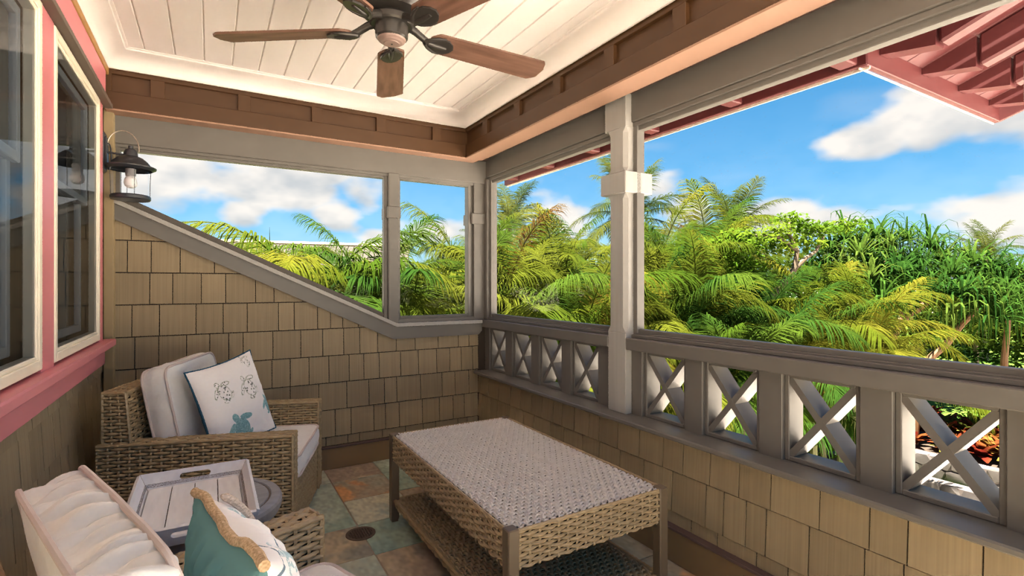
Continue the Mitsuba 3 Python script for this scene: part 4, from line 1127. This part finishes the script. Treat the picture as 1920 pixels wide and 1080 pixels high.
SINGLE = {0: 'areca palm with a fan of yellow green leaflets right above the sloped sill', 3: 'areca palm with arching fronds seen through the narrow back opening', 22: 'areca palm with one long frond arching to the right in the wide opening', 18: 'deep green areca palm low in the wide opening left of the yellow one', 20: 'yellowing areca palm with dry orange fronds low in the wide opening'}
AR = [(1.01, 6.6, 1.02, 1.05, 0), (0.45, 8.4, 0.62, 0.85, 0), (1.81, 6.83, 0.90, 0.9, 2), (2.2, 6.5, 0.62, 1.0, 0), (2.86, 6.44, 0.60, 1.0, 0), (3.96, 6.95, 1.0, 1.0, 0), (3.53, 5.58, 0.62, 0.9, 0), (4.93, 6.96, 0.85, 1.05, 0), (4.12, 5.23, 0.6, 0.9, 0),
      (5.82, 7.01, 0.85, 1.05, 0), (7.77, 10.51, 1.25, 1.25, 0), (7.61, 11.76, 1.2, 1.3, 0), (5.9, 5.81, 0.7, 1.0, 0), (7.77, 7.02, 1.0, 1.2, 0), (6.51, 5.45, 0.55, 1.0, 0), (9.34, 7.26, 0.95, 1.15, 0), (9.81, 9.3, 1.55, 1.4, 0), (11.76, 9.32, 1.7, 1.4, 1), (7.75, 5.3, 0.30, 0.95, 2),
      (7.58, 4.81, 0.05, 0.9, 2), (9.18, 5.04, 0.25, 1.0, 1), (10.2, 5.01, 0.2, 1.0, 0), (9.39, 4.33, -0.15, 1.0, 1), (5.35, 4.97, -0.5, 0.9, 2), (6.31, 4.64, -0.55, 0.9, 2), (5.76, 4.73, -0.4, 0.9, 0), (3.81, 6.46, 0.2, 0.9, 0), (4.31, 5.58, -0.1, 0.9, 0), (10.2, 5.59, -0.9, 1.0, 2), (4.5, 6.64, 0.25, 1.0, 1), (3.93, 8.13, 1.0, 1.1, 0)]
for i, (x, y, z, sc, hue) in enumerate(AR):
    lab = SINGLE.get(i, ('low ' if z < 0.3 else '') + 'feathery areca palm seen ' + zone(x, y))
    k = areca(x, y, z, sc, 13 if i != 0 else 15, lab, hue, 100 + i, dry=(i in (20, 8, 5, 15)), ages=(1, 1, 2, 2, 2, 3, 3, 4) if i in (0, 1, 3) else (0, 1, 1, 2, 2, 3, 3, 4), group=None if i in SINGLE else ('low ' if z < 0.3 else '') + 'areca palms ' + zone(x, y))
    if i == 0:
        part(k, 'spear_leaf', tube([(0.62, 6.62, 0.8), (0.60, 6.62, 1.55), (0.60, 6.62, 2.02)], [0.012, 0.010, 0.001], 6), ARECA[0], label='thin upright unopened leaf')
    if i == 22:
        placed(k, 'frond', ('areca_long',), lambda: frond(2.3, 70, 165, 90, 0.48, 0.02, 14, 0.75, 77, pw=1.1), ARECA[1], x, y, z, -38, 0.95, 0, label='long arching frond')


def coconut(x, y, z, L, label, seed, n=17):
    r = random.Random(seed)
    k = thing('coconut_palm', label, 'palm')
    for i in range(n):
        e0, bd = [(80, 40), (62, 62), (42, 78), (20, 80), (-2, 62)][min(i * 5 // n, 4)]
        a = min(i * 5 // n, 4)
        placed(k, 'frond', ('coco', a), lambda e0=e0, bd=bd, a=a: frond(2.6, e0, bd, 66, 0.74, 0.032, 14, 0.7, 30 + a, sweep=0.5), COCO[0], x, y, z, seed * 33 + i * 137.5 + r.uniform(-12, 12), L / 2.6 * r.uniform(0.9, 1.1), r.uniform(-14, 14))
    part(k, 'trunk', tube([(x + 0.3, y + 0.2, G), (x + 0.1, y, (G + z) / 2), (x, y, z + 0.1)], [0.2, 0.14, 0.11], 9), TRUNK)
    return k


coconut(11.08, 19.01, 3.75, 2.2, 'tall coconut palm seen through the opening just right of the back corner post', 1)
coconut(14.2, 14.84, 3.95, 2.7, 'tall coconut palm whose crown is cut by the square porch post', 2)
coconut(17.61, 12.83, 3.15, 2.4, 'tall coconut palm standing highest in the wide opening', 3)
coconut(36.6, 10.92, 2.75, 2.4, 'small far coconut palm rising behind the pandanus at the right', 4, 14)
coconut(8.6, 15.6, 2.35, 1.8, 'far coconut palm half hidden behind the back corner post', 5, 14)


def leaf_blob(n, rx, ry, rz, size, seed, lobes=False):
    """scattered leaves in a flattened cluster"""
    r = np.random.RandomState(seed)
    c = r.normal(size=(n, 3)); c /= np.linalg.norm(c, axis=1, keepdims=True)
    c *= (r.rand(n, 1) ** 0.45)
    c *= np.array([rx, ry, rz])
    nm = r.normal(size=(n, 3)) * 0.55 + np.array([0, 0, 0.9]); nm /= np.linalg.norm(nm, axis=1, keepdims=True)
    a = np.cross(nm, r.normal(size=(n, 3))); a /= np.linalg.norm(a, axis=1, keepdims=True)
    b = np.cross(nm, a)
    s = size * r.uniform(0.7, 1.3, (n, 1))
    V = np.stack([c - a * s, c - b * s * 0.42 - a * s * 0.1, c + b * s * 0.42 - a * s * 0.1, c + a * s * 0.75 - nm * s * 0.25], 1).reshape(-1, 3)
    i = np.arange(n) * 4
    F = np.vstack([np.stack([i, i + 1, i + 2], -1), np.stack([i + 1, i + 3, i + 2], -1)])
    return trimesh.Trimesh(V, F, process=False)


tk = thing('broadleaf_tree', 'light green broadleaf tree with a bare leaning tan trunk in the wide opening', 'tree')
part(tk, 'trunk', tube([(7.85, 5.76, G), (8.06, 5.62, -0.05), (8.22, 5.52, 0.89), (8.47, 5.37, 1.17), (8.76, 5.28, 1.47), (8.86, 5.23, 1.63)], [0.10, 0.085, 0.07, 0.062, 0.058, 0.055], 10), TTRUNK)
for pts in ([(8.86, 5.23, 1.63), (8.96, 5.24, 1.95), (8.99, 5.40, 2.24), (9.12, 5.49, 2.54)], [(8.86, 5.23, 1.63), (9.18, 5.21, 1.82), (9.48, 5.20, 1.95), (9.89, 5.28, 2.25)], [(8.96, 5.24, 1.95), (8.64, 5.40, 2.18), (8.35, 5.83, 2.25)]):
    part(tk, 'branch', tube(pts, np.linspace(0.045, 0.02, len(pts)), 8), TTRUNK)
for i, (x, y, z) in enumerate([(9.12, 5.49, 2.54), (9.48, 5.44, 2.43), (8.64, 5.44, 2.32), (8.29, 5.56, 2.11), (10.00, 5.39, 2.39), (10.63, 5.27, 2.47), (8.33, 5.95, 2.25), (8.02, 5.63, 1.89), (8.04, 6.13, 2.11), (8.63, 5.47, 2.03), (9.46, 5.40, 2.11), (8.06, 5.69, 1.64), (7.85, 6.05, 1.82), (9.00, 5.54, 2.21), (9.72, 5.40, 2.36)]):
    placed(tk, 'leaf_cluster', ('blob', i % 3), lambda i=i: leaf_blob(170, 0.52, 0.52, 0.20, 0.085, 60 + i % 3), BROAD, x, y, z, i * 71, gr.uniform(0.6, 0.85))


def rosette(seed, n=44, L=1.25):
    """pandanus head: strap leaves with a keel that rise, fold over and hang"""
    r = np.random.RandomState(seed)
    V, F = [], []
    off = 0
    for i in range(n):
        az = i * 2.39996 + r.normal(0, 0.1)
        e = math.radians(78 - 82 * (i / n) ** 0.8 + r.normal(0, 6))
        l = L * r.uniform(0.85, 1.15)
        w = 0.038 * r.uniform(0.85, 1.2)
        dx, dy = math.cos(az), math.sin(az)
        sdv = np.array([-dy, dx, 0])
        p = np.array([dx * 0.04, dy * 0.04, 0.0])
        kink = r.uniform(0.22, 0.5)
        m = 7
        el = e
        for j in range(m):
            t = j / (m - 1)
            ww = w * (1 - t ** 2.2) * (0.75 + 0.25 * math.sin(math.pi * min(t * 2, 1)))
            V += [p - sdv * ww, p + np.array([0, 0, -0.25 * ww]), p + sdv * ww]
            el = e - (0.35 * t + (3.2 if t > kink else 0.0) * (t - kink) * 1.6) - 0.4 * t
            el = max(el, -1.5)
            p = p + np.array([dx * math.cos(el), dy * math.cos(el), math.sin(el)]) * l / (m - 1)
        for j in range(m - 1):
            a = off + j * 3
            F += [(a, a + 1, a + 4), (a, a + 4, a + 3), (a + 1, a + 2, a + 5), (a + 1, a + 5, a + 4)]
        off += 3 * m
    return trimesh.Trimesh(np.array(V), np.array(F), process=False)


def pandanus(label, heads, limbs, seed):
    r = random.Random(seed)
    k = thing('pandanus_tree', label, 'tree')
    for pts, rad in limbs:
        part(k, 'trunk', tube(pts, np.linspace(rad, rad * 0.6, len(pts)), 9), OTRUNK)
    for i, (x, y, z) in enumerate(heads):
        for q in range(2 if i % 2 else 1):
            placed(k, 'leaf_head', ('pand', (i + q) % 4), lambda i=i, q=q: rosette(200 + (i + q) % 4), PANDL[1 if r.random() < 0.33 else 0], x + (q and r.uniform(-0.35, 0.35)), y + (q and r.uniform(-0.5, 0.5)), z - 0.12 - q * 0.35, r.uniform(0, 360), r.uniform(0.85, 1.1))
    return k


PA = [(15.5, 7.69, 2.72), (16.22, 7.27, 2.75), (16.01, 6.81, 2.5), (17.0, 6.81, 2.7), (17.19, 6.35, 2.5), (17.2, 6.11, 2.1), (15.18, 7.88, 2.35), (14.87, 7.02, 2.2), (14.2, 6.48, 1.6), (15.03, 6.23, 1.75), (15.74, 6.04, 1.6), (14.15, 6.17, 1.15), (14.5, 7.12, 1.7), (15.02, 7.97, 1.8), (15.6, 7.0, 1.9), (16.4, 6.4, 2.0)]
pandanus('broad dark green pandanus tree with hanging strap leaves in the middle of the wide opening', PA,
         [([(14.0, 6.3, G), (14.21, 6.13, -0.83), (14.6, 6.1, 0.1), (14.89, 6.08, 0.59), (15.47, 5.9, 0.96)], 0.11), ([(14.6, 6.3, -0.4), (14.97, 6.96, 0.4), (15.21, 6.82, 1.53), (16.0, 6.7, 2.3)], 0.09), ([(14.97, 6.96, 0.4), (14.9, 7.4, 1.5), (15.3, 7.7, 2.4)], 0.08)], 5)
PB = [(15.99, 5.43, 1.70), (16.92, 5.34, 1.95), (17.13, 4.99, 1.80), (18.18, 4.84, 1.70), (14.88, 5.39, 1.20), (15.17, 4.98, 1.20), (15.69, 4.68, 1.06), (16.41, 4.49, 0.90), (17.4, 4.37, 1.19), (15.4, 4.8, 1.05), (16.0, 5.0, 1.30), (17.6, 4.9, 1.40), (16.8, 4.7, 1.30), (18.0, 4.3, 1.10)]
pandanus('pandanus tree with drooping strap leaves and orange trunk at the right end of the opening', PB,
         [([(14.25, 5.6, G), (14.31, 5.49, -0.62), (14.88, 5.16, -0.05), (15.15, 5.0, 0.36), (15.86, 4.93, 0.74)], 0.10), ([(14.89, 6.0, 0.45), (15.3, 5.75, 0.85), (16.0, 5.5, 1.2)], 0.09), ([(16.6, 4.6, G), (16.5, 4.6, -0.5), (16.4, 4.5, 0.5)], 0.09)], 6)

# ---- shrubs and far trees that close the view
for i, (x, y, z, s) in enumerate([(15.44, 30.37, 1.5, 1.3), (18.49, 28.57, 1.2, 1.3), (22.16, 26.41, 1.6, 1.3), (26.13, 24.06, 1.5, 1.3), (30.1, 21.72, 1.8, 1.3), (33.76, 19.56, 1.8, 1.3), (35.22, 16.38, 1.9, 1.2), (38.67, 14.34, 1.0, 1.2), (44.75, 13.08, 0.6, 1.2), (48.42, 10.92, 0.6, 1.2), (11.74, 27.91, 1.0, 1.2), (52.0, 8.0, 0.4, 1.2)]):
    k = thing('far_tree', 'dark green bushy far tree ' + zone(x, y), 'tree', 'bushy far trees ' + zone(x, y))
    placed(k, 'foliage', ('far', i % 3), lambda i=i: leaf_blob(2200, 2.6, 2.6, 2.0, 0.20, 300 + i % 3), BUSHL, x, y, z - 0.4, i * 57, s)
    part(k, 'trunk', tube([(x, y, G), (x, y, z)], [0.25, 0.15], 7), TRUNK)
for i, (x, y, z, s, hue) in enumerate([(20.86, 13.24, 0.6, 1.0, 0), (20.57, 9.93, -0.1, 1.0, 0), (21.43, 8.26, -0.1, 1.0, 0), (23.21, 7.21, -0.3, 1.0, 0), (24.82, 6.26, -0.4, 1.0, 0), (11.96, 16.17, 0.2, 1.1, 0), (14.11, 14.9, 0.3, 1.1, 0), (16.63, 13.41, 0.3, 1.1, 0), (8.2, 9.4, -0.4, 0.9, 0), (10.3, 8.3, -0.6, 0.9, 0), (6.2, 8.6, -0.3, 0.9, 0), (12.4, 6.9, -0.9, 0.85, 0), (11.2, 6.2, -1.2, 0.8, 1), (4.6, 8.6, -0.3, 0.9, 0), (2.6, 7.6, -0.7, 0.7, 0), (1.4, 8.2, -0.6, 0.7, 0), (7.2, 6.6, -1.0, 0.8, 1), (8.8, 6.1, -1.3, 0.8, 1), (5.2, 6.3, -1.0, 0.8, 1), (3.2, 6.2, -0.9, 0.6, 1)]):
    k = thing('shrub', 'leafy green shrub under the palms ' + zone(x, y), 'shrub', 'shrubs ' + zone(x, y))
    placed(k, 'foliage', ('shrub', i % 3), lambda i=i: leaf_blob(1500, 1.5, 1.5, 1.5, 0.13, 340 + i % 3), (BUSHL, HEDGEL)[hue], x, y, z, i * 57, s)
    part(k, 'trunk', tube([(x, y, G), (x, y, z)], [0.12, 0.06], 6), TRUNK)
for i, (x, y, s) in enumerate([(17.6, 4.2, 0.9), (19.0, 3.9, 1.0), (20.4, 4.6, 1.0), (21.5, 3.8, 1.1), (23.0, 4.8, 1.2), (18.3, 5.2, 0.9), (25.5, 5.0, 1.2), (16.9, 5.0, 0.8)]):
    k = thing('low_hedge', 'low bright green hedge shrub on the lawn at the right', 'shrub', 'low hedge shrubs on the lawn')
    placed(k, 'foliage', ('hedge', i % 2), lambda i=i: leaf_blob(1300, 1.0, 1.0, 0.42, 0.085, 380 + i % 2), HEDGEL, x, y, G + 0.40, i * 67, s)


def brom(seed, n=16):
    r = np.random.RandomState(seed)
    V, F = [], []
    off = 0
    for i in range(n):
        az = i * 2.39996 + r.normal(0, 0.15)
        e = math.radians(72 - 58 * i / n)
        dx, dy = math.cos(az), math.sin(az)
        sd = np.array([-dy, dx, 0])
        p = np.array([dx * 0.02, dy * 0.02, 0])
        for j in range(4):
            t = j / 3
            w = 0.085 * (1.0 - 0.88 * t ** 2.5)
            V += [p - sd * w, p + sd * w]
            el = e - 0.9 * t
            p = p + np.array([dx * math.cos(el), dy * math.cos(el), math.sin(el)]) * 0.115
        for j in range(3):
            a = off + 2 * j
            F += [(a, a + 1, a + 3), (a, a + 3, a + 2)]
        off += 8
    return trimesh.Trimesh(np.array(V), np.array(F), process=False)


bed = struct('ground_bed', bx(13.75, 16.2, -2, 9.5, G, -2.42), M('soil', (0.035, 0.024, 0.017), 0.9), 'planting bed behind the upper stone wall', cat_='planting bed')
for i in range(84):
    x, y = 14.08 + gr.random() * 1.6, 3.1 + gr.random() * 4.2
    k = thing('bromeliad', 'red and orange bromeliad rosette in the bed behind the lava stone wall', 'bromeliad', 'bromeliads behind the stone wall')
    placed(k, 'leaf_rosette', ('brom', i % 3), lambda i=i: brom(500 + i % 3), BROML[gr.choice((0, 0, 0, 1, 2, 3))], x, y, -2.42 + 0.22 * (x - 13.9), gr.uniform(0, 360), gr.uniform(1.0, 1.5))
for i in range(7):
    k = thing('red_flower_clump', 'small clump of red flowers far off on the lawn at the right', 'flower clump', 'red flower clumps on the far lawn')
    placed(k, 'leaf_rosette', ('brom', i % 3), lambda i=i: brom(500 + i % 3), BROML[0], 26.3 + gr.uniform(-0.6, 0.6) + i * 0.28, 7.9 - i * 0.16, G, gr.uniform(0, 360), gr.uniform(1.2, 1.7))

STONE = [M('lava_stone_%d' % i, proc(lambda p, n, uv, c=c: mix([v * 0.75 for v in c], [v * 1.25 for v in c], fbm(p.x * 9, p.y * 9, p.z * 9, 4))), 0.85) for i, c in enumerate(((0.045, 0.040, 0.036), (0.075, 0.067, 0.060), (0.058, 0.052, 0.050)))]


def stone_wall(label, x, y0, y1, z0, z1, seed):
    r = np.random.RandomState(seed)
    k = thing('stone_wall', label, 'wall')
    part(k, 'core', bx(x + 0.06, x + 0.34, y0, y1, z0, z1 - 0.03), M('mortar_%d' % seed, (0.13, 0.11, 0.10), 0.9))
    z = z0
    rows = 2
    hh = (z1 - z0) / rows
    for q in range(rows):
        y = y0 + (0.2 if q % 2 else 0)
        while y < y1:
            w = r.uniform(0.24, 0.46)
            h = hh * r.uniform(0.9, 1.0)
            a = r.rand(18) * 2 * np.pi
            pts = np.stack([r.uniform(-0.02, 0.13, 18), np.cos(a) * w * 0.5, np.sin(a) * h * 0.52], -1)
            pts[:, 1:] *= np.clip(1 / np.maximum(np.abs(np.cos(a)), np.abs(np.sin(a))), 1, 1.22)[:, None] * r.uniform(0.92, 1, (18, 1))
            pts[::3, 0] = -0.03
            m = trimesh.convex.convex_hull(pts + np.array([x + 0.02, y + w / 2, z + hh * 0.5]))
            part(k, 'stone', m, STONE[r.randint(3)])
            y += w * 0.97
        z += hh


stone_wall('upper lava stone wall in the garden under the bromeliads', 13.45, 1.5, 9.0, G, -2.36, 3)
stone_wall('lower lava stone wall in the garden nearer the porch', 11.65, 1.5, 7.6, G, -2.34, 4)

# ---- neighbouring roof beyond the slope
nbr = thing('neighbour_house', 'tan ribbed roof of a neighbouring house above the sloped sill', 'house')
RA, RB = np.array([-1.6, 20.9, 2.83]), np.array([6.18, 17.73, 2.68])
dirv = (RB - RA) / np.linalg.norm(RB - RA)
outv = np.cross(dirv, UPV); outv /= np.linalg.norm(outv)
if outv[1] > 0: outv = -outv
LEN = np.linalg.norm(RB - RA)
TANR = M('tan_roof', proc(lambda p, n, uv: mix((0.015, 0.011, 0.0052), (0.017, 0.013, 0.0071), noise(p.x * 3, p.y * 3, p.z * 3))), 0.7)
n_p = 44
sl = outv * 4.2 + UPV * -2.2
sn = np.linalg.norm(sl)
e2 = sl / sn
nz = np.cross(dirv, e2)
if nz[2] < 0: nz = -nz
for q in range(n_p):
    m = bx(q * LEN / n_p + 0.004, (q + 1) * LEN / n_p - 0.004, 0, sn, -0.03, 0.02, 0.01)
    part(nbr, 'roof_panel', moved(m, mat4(RA, dirv, e2, nz)), TANR)
part(nbr, 'roof_deck', moved(bx(0, LEN, 0, sn, -0.08, -0.03), mat4(RA, dirv, e2, nz)), TANR)
part(nbr, 'ridge_cap', moved(bx(0, LEN, -0.12, 0.10, 0.0, 0.06, 0.01), mat4(RA, dirv, e2, nz)), M('ridge_cap', (0.12, 0.10, 0.055), 0.7))
part(nbr, 'wall', moved(bx(0.2, LEN - 0.2, 0.3, 6.5, -5.4, -2.25), mat4(RA - outv * 2.0, dirv, outv, UPV)), M('neighbour_wall', (0.35, 0.30, 0.22), 0.8))
